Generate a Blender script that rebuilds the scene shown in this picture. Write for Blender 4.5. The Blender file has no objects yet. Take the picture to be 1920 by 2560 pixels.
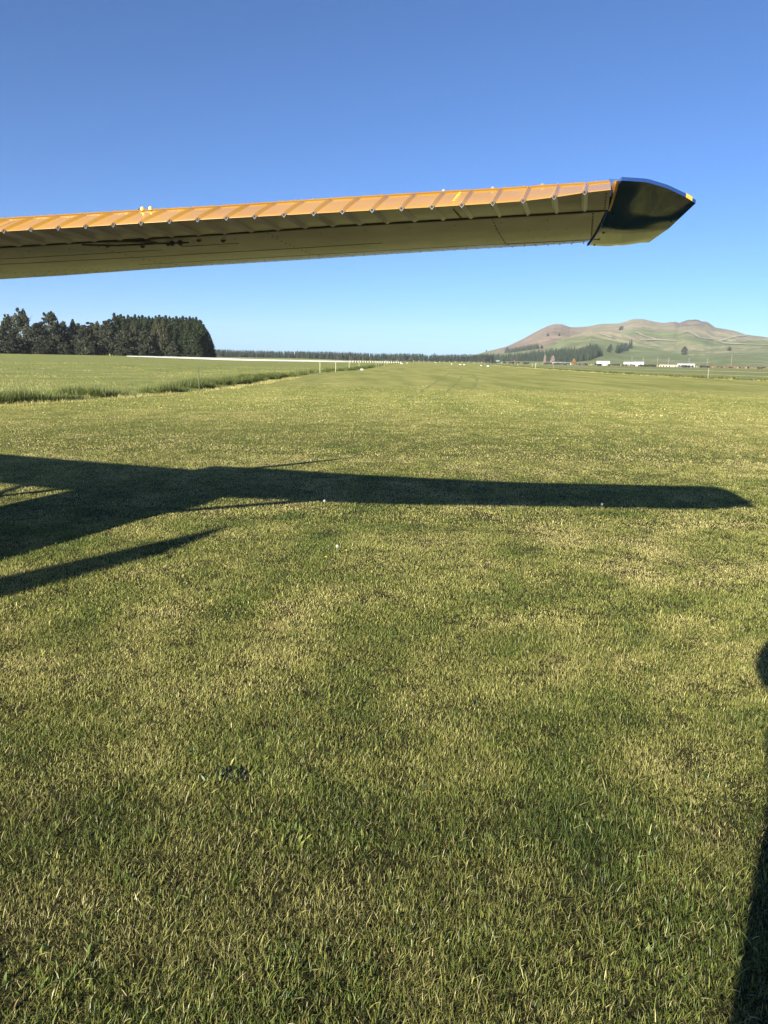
import bpy, bmesh, math, random
import numpy as np
from mathutils import Vector, Matrix, Quaternion
sc = bpy.context.scene
col = sc.collection
R_ = math.radians
random.seed(7); rng = np.random.default_rng(7)

# ------------------------------------------------------------------ camera, sky, sun, exposure
FPX = 1800.0; EYE = 1.6
PITCH = math.atan((1280-899)/FPX); ROLL = math.atan(0.0195)
CF = Vector((0, math.cos(PITCH), -math.sin(PITCH)))
_r0 = Vector((1, 0, 0)); _u0 = _r0.cross(CF)
CR = _r0*math.cos(ROLL) + _u0*math.sin(ROLL); CU = CR.cross(CF)
CAM = Vector((0, 0, EYE))
cd = bpy.data.cameras.new('camera'); cam = bpy.data.objects.new('camera', cd); col.objects.link(cam)
m = Matrix((CR, CU, -CF)).transposed().to_4x4(); m.translation = CAM; cam.matrix_world = m
cd.sensor_fit = 'HORIZONTAL'; cd.sensor_width = 36; cd.lens = 36*FPX/1920
cd.clip_start = 0.02; cd.clip_end = 30000
sc.camera = cam

SUN_AZ = 31.0; SUN_EL = 19.5           # shadows fall towards azimuth 30.5 (from +Y towards +X)
to_sun = Vector((-math.sin(R_(SUN_AZ))*math.cos(R_(SUN_EL)), -math.cos(R_(SUN_AZ))*math.cos(R_(SUN_EL)), math.sin(R_(SUN_EL))))
w = bpy.data.worlds.new('World'); sc.world = w; w.use_nodes = True
wn = w.node_tree; bg = wn.nodes['Background']
sky = wn.nodes.new('ShaderNodeTexSky'); sky.sky_type = 'NISHITA'; sky.sun_disc = False
sky.sun_elevation = R_(SUN_EL); sky.sun_rotation = R_(180+SUN_AZ)
sky.altitude = 300; sky.air_density = 0.65; sky.dust_density = 0.5; sky.ozone_density = 7.0
wn.links.new(sky.outputs[0], bg.inputs['Color']); bg.inputs['Strength'].default_value = 0.0645
sl = bpy.data.lights.new('sun', 'SUN'); sl.energy = 5.0; sl.angle = R_(0.55); sl.color = (1.0, 0.935, 0.79)
so = bpy.data.objects.new('sun', sl); col.objects.link(so); so.location = (-20, -30, 30)
so.rotation_euler = (-to_sun).to_track_quat('-Z', 'Y').to_euler()
sc.view_settings.view_transform = 'Standard'; sc.view_settings.look = 'None'
sc.view_settings.gamma = 1; sc.view_settings.exposure = 1.42

# ------------------------------------------------------------------ helpers
def ray(px, py):
    return CF + CR*((px-960)/FPX) - CU*((py-1280)/FPX)
def G(px, py, z=0.0):
    r = ray(px, py); return CAM + r*((z-EYE)/r.z)
def tag(o, label=None, cat=None, group=None, kind=None):
    if label: o['label'] = label
    if cat: o['category'] = cat
    if group: o['group'] = group
    if kind: o['kind'] = kind
    return o
def empty(name, loc=(0, 0, 0), rz=0.0):
    o = bpy.data.objects.new(name, None); o.empty_display_size = 0.2
    o.location = loc; o.rotation_euler = (0, 0, rz); col.objects.link(o); return o
def mesh_np(name, V, F, mat, parent=None, colors=None, smooth=False, mats=None, mi=None):
    """V (n,3); F list of equal-length index arrays (list of arrays, each (k,m))."""
    me = bpy.data.meshes.new(name)
    V = np.asarray(V, np.float32); me.vertices.add(len(V)); me.vertices.foreach_set('co', V.ravel())
    Fs = [np.asarray(f, np.int32) for f in F if len(f)]
    loops = np.concatenate([f.ravel() for f in Fs]); tot = np.concatenate([np.full(len(f), f.shape[1], np.int32) for f in Fs])
    start = np.concatenate([[0], np.cumsum(tot)[:-1]]).astype(np.int32)
    me.loops.add(len(loops)); me.loops.foreach_set('vertex_index', loops)
    me.polygons.add(len(tot)); me.polygons.foreach_set('loop_start', start)
    if smooth: me.polygons.foreach_set('use_smooth', np.ones(len(tot), bool))
    if mi is not None: me.polygons.foreach_set('material_index', np.asarray(mi, np.int32))
    me.update(calc_edges=True)
    if colors is not None:
        a = me.color_attributes.new('Col', 'FLOAT_COLOR', 'POINT')
        c = np.ones((len(V), 4), np.float32); c[:, :colors.shape[1]] = colors
        a.data.foreach_set('color', c.ravel())
    for mt in (mats or [mat]): me.materials.append(mt)
    o = bpy.data.objects.new(name, me); col.objects.link(o)
    if parent: o.parent = parent
    return o
class MB:
    """collects shapes, builds ONE mesh object"""
    def __init__(s): s.v = []; s.f = []; s.mi = []
    def add(s, vs, fs, mi=0):
        b = len(s.v); s.v += [tuple(v) for v in vs]; s.f += [[i+b for i in f] for f in fs]; s.mi += [mi]*len(fs); return s
    def box(s, c, size, rz=0.0, mi=0, ex=None):
        hx, hy, hz = [k/2 for k in size]
        ca, sa = math.cos(rz), math.sin(rz)
        vs = []
        for x, y, z in [(-hx,-hy,-hz),(hx,-hy,-hz),(hx,hy,-hz),(-hx,hy,-hz),(-hx,-hy,hz),(hx,-hy,hz),(hx,hy,hz),(-hx,hy,hz)]:
            vs.append((c[0]+x*ca-y*sa, c[1]+x*sa+y*ca, c[2]+z))
        return s.add(vs, [[3,2,1,0],[4,5,6,7],[0,1,5,4],[1,2,6,5],[2,3,7,6],[3,0,4,7]], mi)
    def tube(s, pts, rad, n=6, mi=0, cap=True):
        pts = [Vector(p) for p in pts]; rs = rad if hasattr(rad, '__len__') else [rad]*len(pts)
        vs = []; fs = []
        up = Vector((0.13, 0.21, 0.97))
        for i, p in enumerate(pts):
            t = (pts[min(i+1, len(pts)-1)]-pts[max(i-1, 0)]).normalized()
            a = t.cross(up)
            if a.length < 0.05: a = t.cross(Vector((1, 0, 0)))
            a.normalize(); b = t.cross(a)
            for k in range(n):
                an = 2*math.pi*k/n; vs.append(p + (a*math.cos(an)+b*math.sin(an))*rs[i])
        for i in range(len(pts)-1):
            for k in range(n):
                k2 = (k+1) % n; fs.append([i*n+k, i*n+k2, (i+1)*n+k2, (i+1)*n+k])
        if cap: fs.append(list(range(n))[::-1]); fs.append([(len(pts)-1)*n+k for k in range(n)])
        return s.add(vs, fs, mi)
    def loft(s, rings, closed=True, mi=0, caps=True):
        n = len(rings[0]); vs = [p for r in rings for p in r]; fs = []
        for i in range(len(rings)-1):
            for k in range(n if closed else n-1):
                k2 = (k+1) % n; fs.append([i*n+k, i*n+k2, (i+1)*n+k2, (i+1)*n+k])
        if caps and closed: fs.append(list(range(n))[::-1]); fs.append([(len(rings)-1)*n+k for k in range(n)])
        return s.add(vs, fs, mi)
    def build(s, name, mat, parent=None, smooth=False, mats=None, fix=True, auto=None):
        me = bpy.data.meshes.new(name); me.from_pydata(s.v, [], s.f)
        for mt in (mats or [mat]): me.materials.append(mt)
        me.polygons.foreach_set('material_index', s.mi)
        if fix:
            b = bmesh.new(); b.from_mesh(me); bmesh.ops.recalc_face_normals(b, faces=b.faces); b.to_mesh(me); b.free()
        if smooth or auto: me.polygons.foreach_set('use_smooth', [True]*len(me.polygons))
        if auto: me.set_sharp_from_angle(angle=R_(auto))
        o = bpy.data.objects.new(name, me); col.objects.link(o)
        if parent: o.parent = parent
        return o
def copy_tree(o, parent=None):
    c = o.copy(); col.objects.link(c); c.parent = parent
    for ch in [x for x in col.objects if x.parent == o]: copy_tree(ch, c)
    return c

# value noise (numpy)
_tab = np.random.default_rng(3).random((256, 256)).astype(np.float32)
def vn(x, y, s, seed=0):
    x = np.asarray(x, float)/s + seed*17.3+1000; y = np.asarray(y, float)/s + seed*9.7+1000
    xi = np.floor(x).astype(int); yi = np.floor(y).astype(int); fx = x-xi; fy = y-yi
    fx = fx*fx*(3-2*fx); fy = fy*fy*(3-2*fy)
    a = _tab[xi % 256, yi % 256]; b = _tab[(xi+1) % 256, yi % 256]; c = _tab[xi % 256, (yi+1) % 256]; d = _tab[(xi+1) % 256, (yi+1) % 256]
    return (a*(1-fx)+b*fx)*(1-fy)+(c*(1-fx)+d*fx)*fy
def fbm(x, y, s, seed=0, o=4):
    t = 0; a = 1; n = 0
    for i in range(o): t = t+a*vn(x, y, s/2**i, seed+i); n += a; a *= 0.5
    return t/n
def S(t): t = np.clip(t, 0, 1); return t*t*(3-2*t)
def ground_h(x, y):
    """gentle rise of the paddock towards the wood on the left"""
    return 0.95*S((-55-x)/55)*S((y-95)/190) - 1.2*S((y-900)/500)

# materials
def new_mat(name):
    mt = bpy.data.materials.new(name); mt.use_nodes = True; nt = mt.node_tree; return mt, nt, nt.nodes['Principled BSDF']
def noise_col(nt, bsdf, c1, c2, scale, detail=4, coord='Object', rough=None, lo=0.3, hi=0.7, bump=0.0, bscale=None, stretch=None):
    tc = nt.nodes.new('ShaderNodeTexCoord'); src = tc.outputs[coord]
    if stretch:
        mp = nt.nodes.new('ShaderNodeMapping'); mp.inputs['Scale'].default_value = stretch; nt.links.new(src, mp.inputs[0]); src = mp.outputs[0]
    n = nt.nodes.new('ShaderNodeTexNoise'); n.inputs['Scale'].default_value = scale; n.inputs['Detail'].default_value = detail
    nt.links.new(src, n.inputs['Vector'])
    r = nt.nodes.new('ShaderNodeValToRGB'); r.color_ramp.elements[0].position = lo; r.color_ramp.elements[1].position = hi
    r.color_ramp.elements[0].color = (*c1, 1); r.color_ramp.elements[1].color = (*c2, 1)
    nt.links.new(n.outputs['Fac'], r.inputs[0]); nt.links.new(r.outputs[0], bsdf.inputs['Base Color'])
    if rough is not None: bsdf.inputs['Roughness'].default_value = rough
    if bump:
        n2 = nt.nodes.new('ShaderNodeTexNoise'); n2.inputs['Scale'].default_value = bscale or scale*4; nt.links.new(src, n2.inputs['Vector'])
        b = nt.nodes.new('ShaderNodeBump'); b.inputs['Strength'].default_value = bump; b.inputs['Distance'].default_value = 0.02
        nt.links.new(n2.outputs['Fac'], b.inputs['Height']); nt.links.new(b.outputs[0], bsdf.inputs['Normal'])
    return r
def simple(name, c1, c2=None, scale=5, rough=0.6, **k):
    mt, nt, b = new_mat(name); noise_col(nt, b, c1, c2 or tuple(v*0.8 for v in c1), scale, rough=rough, **k); return mt

def leaf_mat(name, trans=0.3, rough=0.5, spec=0.3, gain=1.0):
    """foliage or grass whose own colour is per leaf"""
    mt, nt, b = new_mat(name)
    a = nt.nodes.new('ShaderNodeVertexColor'); a.layer_name = 'Col'
    nt.links.new(a.outputs[0], b.inputs['Base Color']); b.inputs['Roughness'].default_value = rough
    b.inputs['Specular IOR Level'].default_value = spec
    tr = nt.nodes.new('ShaderNodeBsdfTranslucent'); nt.links.new(a.outputs[0], tr.inputs['Color'])
    mx = nt.nodes.new('ShaderNodeMixShader'); mx.inputs[0].default_value = trans
    nt.links.new(b.outputs[0], mx.inputs[1]); nt.links.new(tr.outputs[0], mx.inputs[2])
    nt.links.new(mx.outputs[0], nt.nodes['Material Output'].inputs['Surface'])
    return mt
M_grass = leaf_mat('grass_blade', 0.36, 0.42, 0.40)
M_leaf = leaf_mat('tree_leaf', 0.12, 0.7, 0.15)
M_bark = simple('bark', (0.10, 0.085, 0.07), (0.2, 0.18, 0.15), 6, 0.9)

# ------------------------------------------------------------------ ground
def turf_mat():
    mt, nt, b = new_mat('mown_turf'); L = nt.links.new; N = nt.nodes.new
    tc = N('ShaderNodeTexCoord'); P = tc.outputs['Object']
    def noise(scale, detail, vec=P, rough=0.5):
        n = N('ShaderNodeTexNoise'); n.inputs['Scale'].default_value = scale; n.inputs['Detail'].default_value = detail
        n.inputs['Roughness'].default_value = rough; L(vec, n.inputs['Vector']); return n.outputs['Fac']
    def ramp(f, p0, c0, p1, c1):
        r = N('ShaderNodeValToRGB'); e = r.color_ramp.elements; e[0].position = p0; e[1].position = p1
        e[0].color = (*c0, 1); e[1].color = (*c1, 1); L(f, r.inputs[0]); return r.outputs[0]
    def mix(t, fac, a, c):
        mx = N('ShaderNodeMix'); mx.data_type = 'RGBA'; mx.blend_type = t
        if isinstance(fac, float): mx.inputs[0].default_value = fac
        else: L(fac, mx.inputs[0])
        L(a, mx.inputs[6]) if not isinstance(a, tuple) else None
        if isinstance(a, tuple): mx.inputs[6].default_value = (*a, 1)
        if isinstance(c, tuple): mx.inputs[7].default_value = (*c, 1)
        else: L(c, mx.inputs[7])
        return mx.outputs[2]
    mp = N('ShaderNodeMapping'); mp.inputs['Rotation'].default_value = (0, 0, R_(-3)); mp.inputs['Scale'].default_value = (1, 0.12, 1); L(P, mp.inputs[0])
    big = ramp(noise(0.14, 6, rough=0.7), 0.30, (0.255, 0.268, 0.080), 0.70, (0.355, 0.322, 0.120))
    med = ramp(noise(0.9, 5, rough=0.65), 0.30, (0.72, 0.80, 0.70), 0.72, (1.25, 1.18, 1.15))
    strk = ramp(noise(0.45, 4, mp.outputs[0]), 0.35, (0.78, 0.84, 0.72), 0.66, (1.22, 1.17, 1.20))
    fine = ramp(noise(28, 3, rough=0.7), 0.28, (0.58, 0.60, 0.50), 0.75, (1.42, 1.40, 1.34))
    c = mix('MULTIPLY', 1.0, big, med); c = mix('MULTIPLY', 1.0, c, strk); c = mix('MULTIPLY', 1.0, c, fine)
    # thatch and soil between the individually modelled blades close by
    soil = ramp(noise(45, 4), 0.3, (0.014, 0.013, 0.006), 0.75, (0.060, 0.052, 0.022))
    ln = N('ShaderNodeVectorMath'); ln.operation = 'LENGTH'; L(P, ln.inputs[0])
    mr = N('ShaderNodeMapRange'); mr.inputs['From Min'].default_value = 6; mr.inputs['From Max'].default_value = 30; mr.interpolation_type = 'SMOOTHSTEP'
    L(ln.outputs['Value'], mr.inputs['Value'])
    c = mix('MIX', mr.outputs[0], soil, c)
    L(c, b.inputs['Base Color']); b.inputs['Roughness'].default_value = 0.9; b.inputs['Specular IOR Level'].default_value = 0.1
    bp = N('ShaderNodeBump'); bp.inputs['Strength'].default_value = 0.9; bp.inputs['Distance'].default_value = 0.03
    L(noise(22, 5, rough=0.75), bp.inputs['Height']); L(bp.outputs[0], b.inputs['Normal'])
    return mt
def axis_pts(a, n0=60, near=30.0, far=9000.0, n1=70):
    lin = np.linspace(-near, near, n0*2+1); g = near*(far/near)**(np.arange(1, n1+1)/n1)
    return np.concatenate([-g[::-1], lin, g])
xs = axis_pts(0); ys = axis_pts(0)
X, Y = np.meshgrid(xs, ys); Zg = ground_h(X, Y)
nx = len(xs); ny = len(ys)
idx = np.arange(nx*ny).reshape(ny, nx)
F4 = np.stack([idx[:-1, :-1], idx[:-1, 1:], idx[1:, 1:], idx[1:, :-1]], -1).reshape(-1, 4)
g = mesh_np('ground', np.stack([X, Y, Zg], -1).reshape(-1, 3), [F4], turf_mat(), smooth=True)
tag(g, 'mown yellow green grass airfield', kind='structure')

# left paddock: longer grass behind the boundary line
BL = [(-21.0, 5.0), (-14.5, 16.5), (-12.2, 22.8), (-11.2, 25.0), (-10.2, 28.1), (-9.0, 33.0), (-8.5, 42.6), (-8.4, 52.7), (-8.1, 65.9), (-7.6, 82.2), (-6.2, 95.0), (-3.9, 114.8), (-0.8, 213.0), (4.0, 300.0), (9.8, 424.0), (16.0, 560.0)]
BR = [(90.0, 30.0), (52.0, 72.0), (44.1, 84.8), (41.5, 93.5), (38.5, 113.8), (38.6, 143.6), (40.4, 192.5), (46.4, 312.8), (52.0, 420.0), (58.0, 560.0)]
def along(pts, step):
    out = []; P0 = np.array(pts, float); sg = np.hypot(*np.diff(P0, axis=0).T); cu = np.concatenate([[0], np.cumsum(sg)])
    t = np.arange(0, cu[-1], step); return np.c_[np.interp(t, cu, P0[:, 0]), np.interp(t, cu, P0[:, 1])]
def padd_mat(name, a, b2, s=0.35):
    mt, nt, b = new_mat(name); L = nt.links.new; N = nt.nodes.new
    tc = N('ShaderNodeTexCoord')
    def ns(sc_, d, lo, c0, hi, c1):
        n = N('ShaderNodeTexNoise'); n.inputs['Scale'].default_value = sc_; n.inputs['Detail'].default_value = d; n.inputs['Roughness'].default_value = 0.65
        L(tc.outputs['Object'], n.inputs['Vector']); r = N('ShaderNodeValToRGB'); e = r.color_ramp.elements
        e[0].position = lo; e[1].position = hi; e[0].color = (*c0, 1); e[1].color = (*c1, 1); L(n.outputs['Fac'], r.inputs[0]); return r.outputs[0], n.outputs['Fac']
    c, _ = ns(s, 5, 0.32, a, 0.68, b2); f, fo = ns(7, 5, 0.3, (0.6, 0.62, 0.55), 0.72, (1.35, 1.33, 1.3))
    mx = N('ShaderNodeMix'); mx.data_type = 'RGBA'; mx.blend_type = 'MULTIPLY'; mx.inputs[0].default_value = 1; L(c, mx.inputs[6]); L(f, mx.inputs[7])
    L(mx.outputs[2], b.inputs['Base Color']); b.inputs['Roughness'].default_value = 0.9; b.inputs['Specular IOR Level'].default_value = 0.1
    bp = N('ShaderNodeBump'); bp.inputs['Strength'].default_value = 1; bp.inputs['Distance'].default_value = 0.1; L(fo, bp.inputs['Height']); L(bp.outputs[0], b.inputs['Normal'])
    return mt
def sheet(name, line, side, far, mat, lift, label, n=70):
    P0 = along(line, 4.0); vs = []; m_ = len(P0)
    offs = np.concatenate([[0, 0.25, 0.6], 0.6+far*(np.arange(1, n+1)/n)**2.2])
    for j, o in enumerate(offs):
        lf = lift*min(1, j/2) + (0.004 if j == 0 else 0)
        x = P0[:, 0]+side*o; y = P0[:, 1]
        vs.append(np.c_[x, y, ground_h(x, y)+lf])
    V = np.concatenate(vs); k = len(offs); idx = np.arange(k*m_).reshape(k, m_)
    F = np.stack([idx[:-1, :-1], idx[:-1, 1:], idx[1:, 1:], idx[1:, :-1]], -1).reshape(-1, 4)
    if side < 0: F = F[:, ::-1]
    return tag(mesh_np(name, V, [F[:, ::-1]], mat, smooth=True), label, kind='structure')
M_padL = padd_mat('long_pasture', (0.195, 0.225, 0.062), (0.320, 0.315, 0.105))
M_padR = padd_mat('green_pasture', (0.180, 0.210, 0.070), (0.280, 0.275, 0.115))
sheet('paddock', BL, -1, 420, M_padL, 0.10, 'longer green pasture beside the airfield on the left')
sheet('paddock', BR, 1, 900, M_padR, 0.05, 'green pasture beyond the far right fence')

# ------------------------------------------------------------------ grass blades
CG = np.array([(0.090, 0.142, 0.030), (0.175, 0.218, 0.044), (0.300, 0.308, 0.076), (0.420, 0.395, 0.125), (0.560, 0.490, 0.205), (0.22, 0.16, 0.08)])
def blades(x, y, h, w, lean, dryness, z0=None, bend=0.5, gain=1.0):
    n = len(x); az = rng.random(n)*2*np.pi; le = np.abs(rng.normal(lean, 0.36, n)); le = np.clip(le, 0.02, 1.35)
    dx = np.cos(az); dy = np.sin(az); wa = az+np.pi/2+rng.normal(0, 0.5, n); wx = np.cos(wa)*w/2; wy = np.sin(wa)*w/2
    z0 = ground_h(x, y) if z0 is None else z0
    le2 = le*(1+bend)
    a = h*0.55; mxx = x+dx*np.sin(le)*a; myy = y+dy*np.sin(le)*a; mz = z0+np.cos(le)*a
    b = h*0.45; tx = mxx+dx*np.sin(le2)*b; ty = myy+dy*np.sin(le2)*b; tz = mz+np.cos(le2)*b
    V = np.empty((n, 5, 3), np.float32)
    V[:, 0] = np.c_[x-wx, y-wy, z0-0.004]; V[:, 1] = np.c_[x+wx, y+wy, z0-0.004]
    V[:, 2] = np.c_[mxx+wx*0.85, myy+wy*0.85, mz]; V[:, 3] = np.c_[mxx-wx*0.85, myy-wy*0.85, mz]; V[:, 4] = np.c_[tx, ty, tz]
    d = np.clip(dryness+rng.normal(0, 0.20, n), 0, 1)*4.0
    i0 = np.clip(d.astype(int), 0, 3); f = (d-i0)[:, None]
    c = CG[i0]*(1-f)+CG[i0+1]*f
    c = c*(0.75+0.5*rng.random(n))[:, None]*gain
    br = rng.random(n) < 0.05; c[br] = CG[5]*(0.6+0.8*rng.random(br.sum()))[:, None]
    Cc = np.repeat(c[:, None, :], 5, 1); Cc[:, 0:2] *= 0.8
    base = (np.arange(n)*5)[:, None]
    return V.reshape(-1, 3), base+np.array([[0, 1, 2, 3]]), base+np.array([[3, 2, 4]]), Cc.reshape(-1, 3)
def build_blades(name, parts, label, mat=M_grass):
    Vs = []; Q = []; T = []; Cs = []; b = 0
    for V, q, t, c in parts: Vs.append(V); Q.append(q+b); T.append(t+b); Cs.append(c); b += len(V)
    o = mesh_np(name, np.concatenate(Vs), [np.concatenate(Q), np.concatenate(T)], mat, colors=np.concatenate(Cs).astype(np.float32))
    return tag(o, label, kind='stuff')
def dry_at(x, y):
    a = fbm(x, y, 0.42, 1, 4); b = fbm(x*0.6, y, 2.6, 8, 3)
    near = S((4.6-y)/3.0)
    return np.clip(0.57+1.05*(a-0.5)+0.42*(b-0.5)-0.14*near, 0.0, 0.95)
def patch_h(x, y):
    return 0.55+0.9*fbm(x, y, 0.35, 21, 3)+0.35*(fbm(x, y, 2.0, 31, 2)-0.5)
HOLE = G(585, 1935)
def turf_zone(y0, y1, dens, h, w, lean, k=0.545, gap=0.0, thin=None, gain=1.12):
    """blades over the strip y0..y1 that the view (and a step to either side) can see"""
    area = (y1-y0)*2*(k*(y0+y1)/2+1.5); n = int(dens*area)
    y = y0+(y1-y0)*rng.random(n); x = (rng.random(n)*2-1)*(k*y+1.5)
    if thin is not None: kp = rng.random(n) < thin(y); x = x[kp]; y = y[kp]
    cl = fbm(x, y, 0.10, 41, 2); kp = rng.random(len(x)) < np.clip(0.50+1.6*(cl-0.24), 0.42, 1)
    x = x[kp]; y = y[kp]
    hd = np.hypot((x-HOLE.x)/0.085, (y-HOLE.y)/0.055); kp = hd > 0.15+1.15*rng.random(len(x))**.6; x = x[kp]; y = y[kp]
    d = dry_at(x, y); ph = patch_h(x, y)
    hh = h*ph*(0.5+0.9*rng.random(len(x)))
    lg = rng.random(len(x)) < 0.012; hh[lg] *= 1.9
    ww = w*(0.55+0.9*rng.random(len(x))); ww[rng.random(len(x)) < 0.02] *= 1.9
    return blades(x, y, hh, ww, lean, d, gain=gain)
tp = [turf_zone(1.15, 2.4, 46000, 0.021, 0.0014, 0.84, gain=0.85), turf_zone(1.15, 2.8, 2600, 0.036, 0.0017, 1.0, gain=1.05),  # nearest blades coloured darker, standing in for gap shade seen from above
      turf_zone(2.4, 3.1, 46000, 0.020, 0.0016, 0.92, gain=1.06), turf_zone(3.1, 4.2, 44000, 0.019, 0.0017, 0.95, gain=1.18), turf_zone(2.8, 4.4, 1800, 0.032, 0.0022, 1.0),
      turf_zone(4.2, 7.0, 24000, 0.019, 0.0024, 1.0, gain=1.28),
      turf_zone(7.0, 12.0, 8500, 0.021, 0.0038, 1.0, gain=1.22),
      turf_zone(12.0, 22.0, 1900, 0.025, 0.0075, 1.0),
      turf_zone(22.0, 48.0, 260, 0.030, 0.018, 0.95, thin=lambda y: 1-S((y-30)/18)*0.8)]
# coarse clumps of longer darker grass
cx = []; cy = []; ch = []
for i in range(420):
    y = 1.3+6.5*random.random()**1.4; x = (random.random()*2-1)*(0.545*y+0.6); n = random.randint(40, 120); r = random.uniform(0.02, 0.06)
    cx.append(x+rng.normal(0, r, n)); cy.append(y+rng.normal(0, r, n)); ch.append(rng.uniform(0.020, 0.042, n))
cx = np.concatenate(cx); cy = np.concatenate(cy); ch = np.concatenate(ch)
tp.append(blades(cx, cy, ch, rng.uniform(0.0018, 0.0036, len(cx)), 0.65, np.full(len(cx), 0.22), gain=.85))
# loose dry clippings lying on top
n = 5200; y = 1.2+9*rng.random(n)**1.5; x = (rng.random(n)*2-1)*(0.545*y+0.6)
tp.append(blades(x, y, rng.uniform(0.015, 0.042, n), rng.uniform(0.0014, 0.003, n), 1.35, np.full(n, 0.95), z0=rng.uniform(0.012, 0.03, n), bend=0.12))
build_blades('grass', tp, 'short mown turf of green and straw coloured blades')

# rank grass along the left boundary, and the taller pasture behind it
P0 = along(BL, 0.01); P0 = P0[(P0[:, 1] > 10) & (P0[:, 1] < 215)]
def strip_blades(P0, side, n, dmin, dmax, h, w, dry, lump=True, seed=50, gain=1.0):
    i = rng.integers(0, len(P0), n); o = dmin+(dmax-dmin)*rng.random(n)
    y = P0[i, 1]+rng.normal(0, 0.05, n); x = P0[i, 0]+side*o+0.7*(vn(P0[i, 1], 0*o, 2.3, seed+3)-0.55)*(1 if lump else 0)
    q = fbm(x, y, 1.1, seed, 4); kp = rng.random(n) < np.clip(0.35+3.2*(q-0.36), 0.25, 1) if lump else np.ones(n, bool)
    x = x[kp]; y = y[kp]; q = q[kp]; D = np.hypot(x, y)
    hh = h*((0.46+0.95*S((q-0.34)/0.30)) if lump else (0.35+1.1*q))*(0.6+0.7*rng.random(len(x))); ww = w*np.clip(D/25, 0.7, 6)*(0.6+0.8*rng.random(len(x)))
    return blades(x, y, hh, ww, 0.38, np.full(len(x), dry), bend=0.8, gain=gain)
lp = [strip_blades(P0[P0[:, 1] < 60], -1, 75000, 0.0, 1.7, 0.30, 0.009, 0.16, gain=.66), strip_blades(P0[P0[:, 1] > 60], -1, 16000, 0.0, 1.5, 0.32, 0.011, 0.16, gain=.66),
      strip_blades(P0[P0[:, 1] < 60], 1, 12000, -0.3, 1.2, 0.09, 0.008, 0.9), strip_blades(P0[P0[:, 1] < 90], -1, 90000, 1.2, 14, 0.12, 0.011, 0.50, lump=False),
      ]
n = 170000; y = 18+110*rng.random(n)**1.5; xl = np.interp(y, [p[1] for p in BL], [p[0] for p in BL]); x = xl-0.8-(0.56*y+6)*rng.random(n)
kp = x > -0.62*y-4; x = x[kp]; y = y[kp]; q = fbm(x, y, 3, 60, 3); D = np.hypot(x, y)
lp.append(blades(x, y, 0.15*(0.5+q)*(0.6+0.7*rng.random(len(x))), 0.009*D/22*(0.6+0.8*rng.random(len(x))), 0.45, np.clip(0.42+1.8*(fbm(x, y, 5, 61, 4)-0.5), 0, 0.85), bend=0.8))
build_blades('pasture_grass', lp, 'taller tufted pasture grass with a dark rank edge')
P1 = along(BR, 0.01); P1 = P1[P1[:, 1] < 320]
rp = [strip_blades(P1, 1, 30000, 0.0, 1.4, 0.30, 0.013, 0.20, gain=.7), strip_blades(P1, -1, 8000, 0.0, 1.0, 0.12, 0.010, 0.85)]
build_blades('verge_grass', rp, 'low rank grass under the right fence')
n = 16000; y = rng.uniform(180, 330, n); x = -60-(0.30*y+60)*rng.random(n)
kp = (y > 296+14*fbm(x, y, 12, 5, 2)); x = x[kp]; y = y[kp]
build_blades('rough_grass', [blades(x, y, rng.uniform(0.4, 1.1, len(x)), rng.uniform(0.08, 0.2, len(x)), 0.35, np.full(len(x), 0.75))], 'tall dry grass at the foot of the wood')

# broad-leaved weeds by the dark hollow and a few clover leaves
def weed_disc(mb_v, mb_f, c, r, nrm):
    pass
wx = []; wy = []
for (px, py, k_, sp) in [(570, 1940, 60, 0.07), (620, 1925, 30, 0.05), (735, 2095, 40, 0.07), (120, 2420, 40, 0.09), (1700, 2400, 40, 0.08), (1600, 2190, 20, 0.08), (1240, 2330, 20, 0.1)]:
    p = G(px, py); wx += list(p.x+rng.normal(0, sp, k_)); wy += list(p.y+rng.normal(0, sp*0.7, k_))
wx = np.array(wx); wy = np.array(wy)
tpw = blades(wx, wy, rng.uniform(0.02, 0.04, len(wx)), rng.uniform(0.006, 0.012, len(wx)), 0.9, np.full(len(wx), 0.12), bend=0.4, gain=1.2)
build_blades('weeds', [tpw], 'small broad weed leaves among the grass blades')
# the hollow
M_soil = simple('dark_soil', (0.005, 0.0045, 0.003), (0.014, 0.011, 0.007), 60, 0.95)
mb = MB(); vs = []; K = 22
for ri, (rr, zz) in enumerate([(1.0, 0.004), (0.75, 0.007), (0.4, 0.006)]):
    for k in range(K):
        a = 2*math.pi*k/K; q = 1+0.14*math.sin(3*a+1)+0.08*math.sin(7*a); vs.append((HOLE.x+0.085*rr*q*math.cos(a), HOLE.y+0.05*rr*q*math.sin(a), zz*.6))
fs = [[r*K+k, r*K+(k+1) % K, (r+1)*K+(k+1) % K, (r+1)*K+k] for r in range(2) for k in range(K)]+[[2*K+k for k in range(K)]]
tag(mb.add(vs, fs).build('bare_soil', M_soil, smooth=True), 'dark bare scrape in the near turf', kind='structure')

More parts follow.
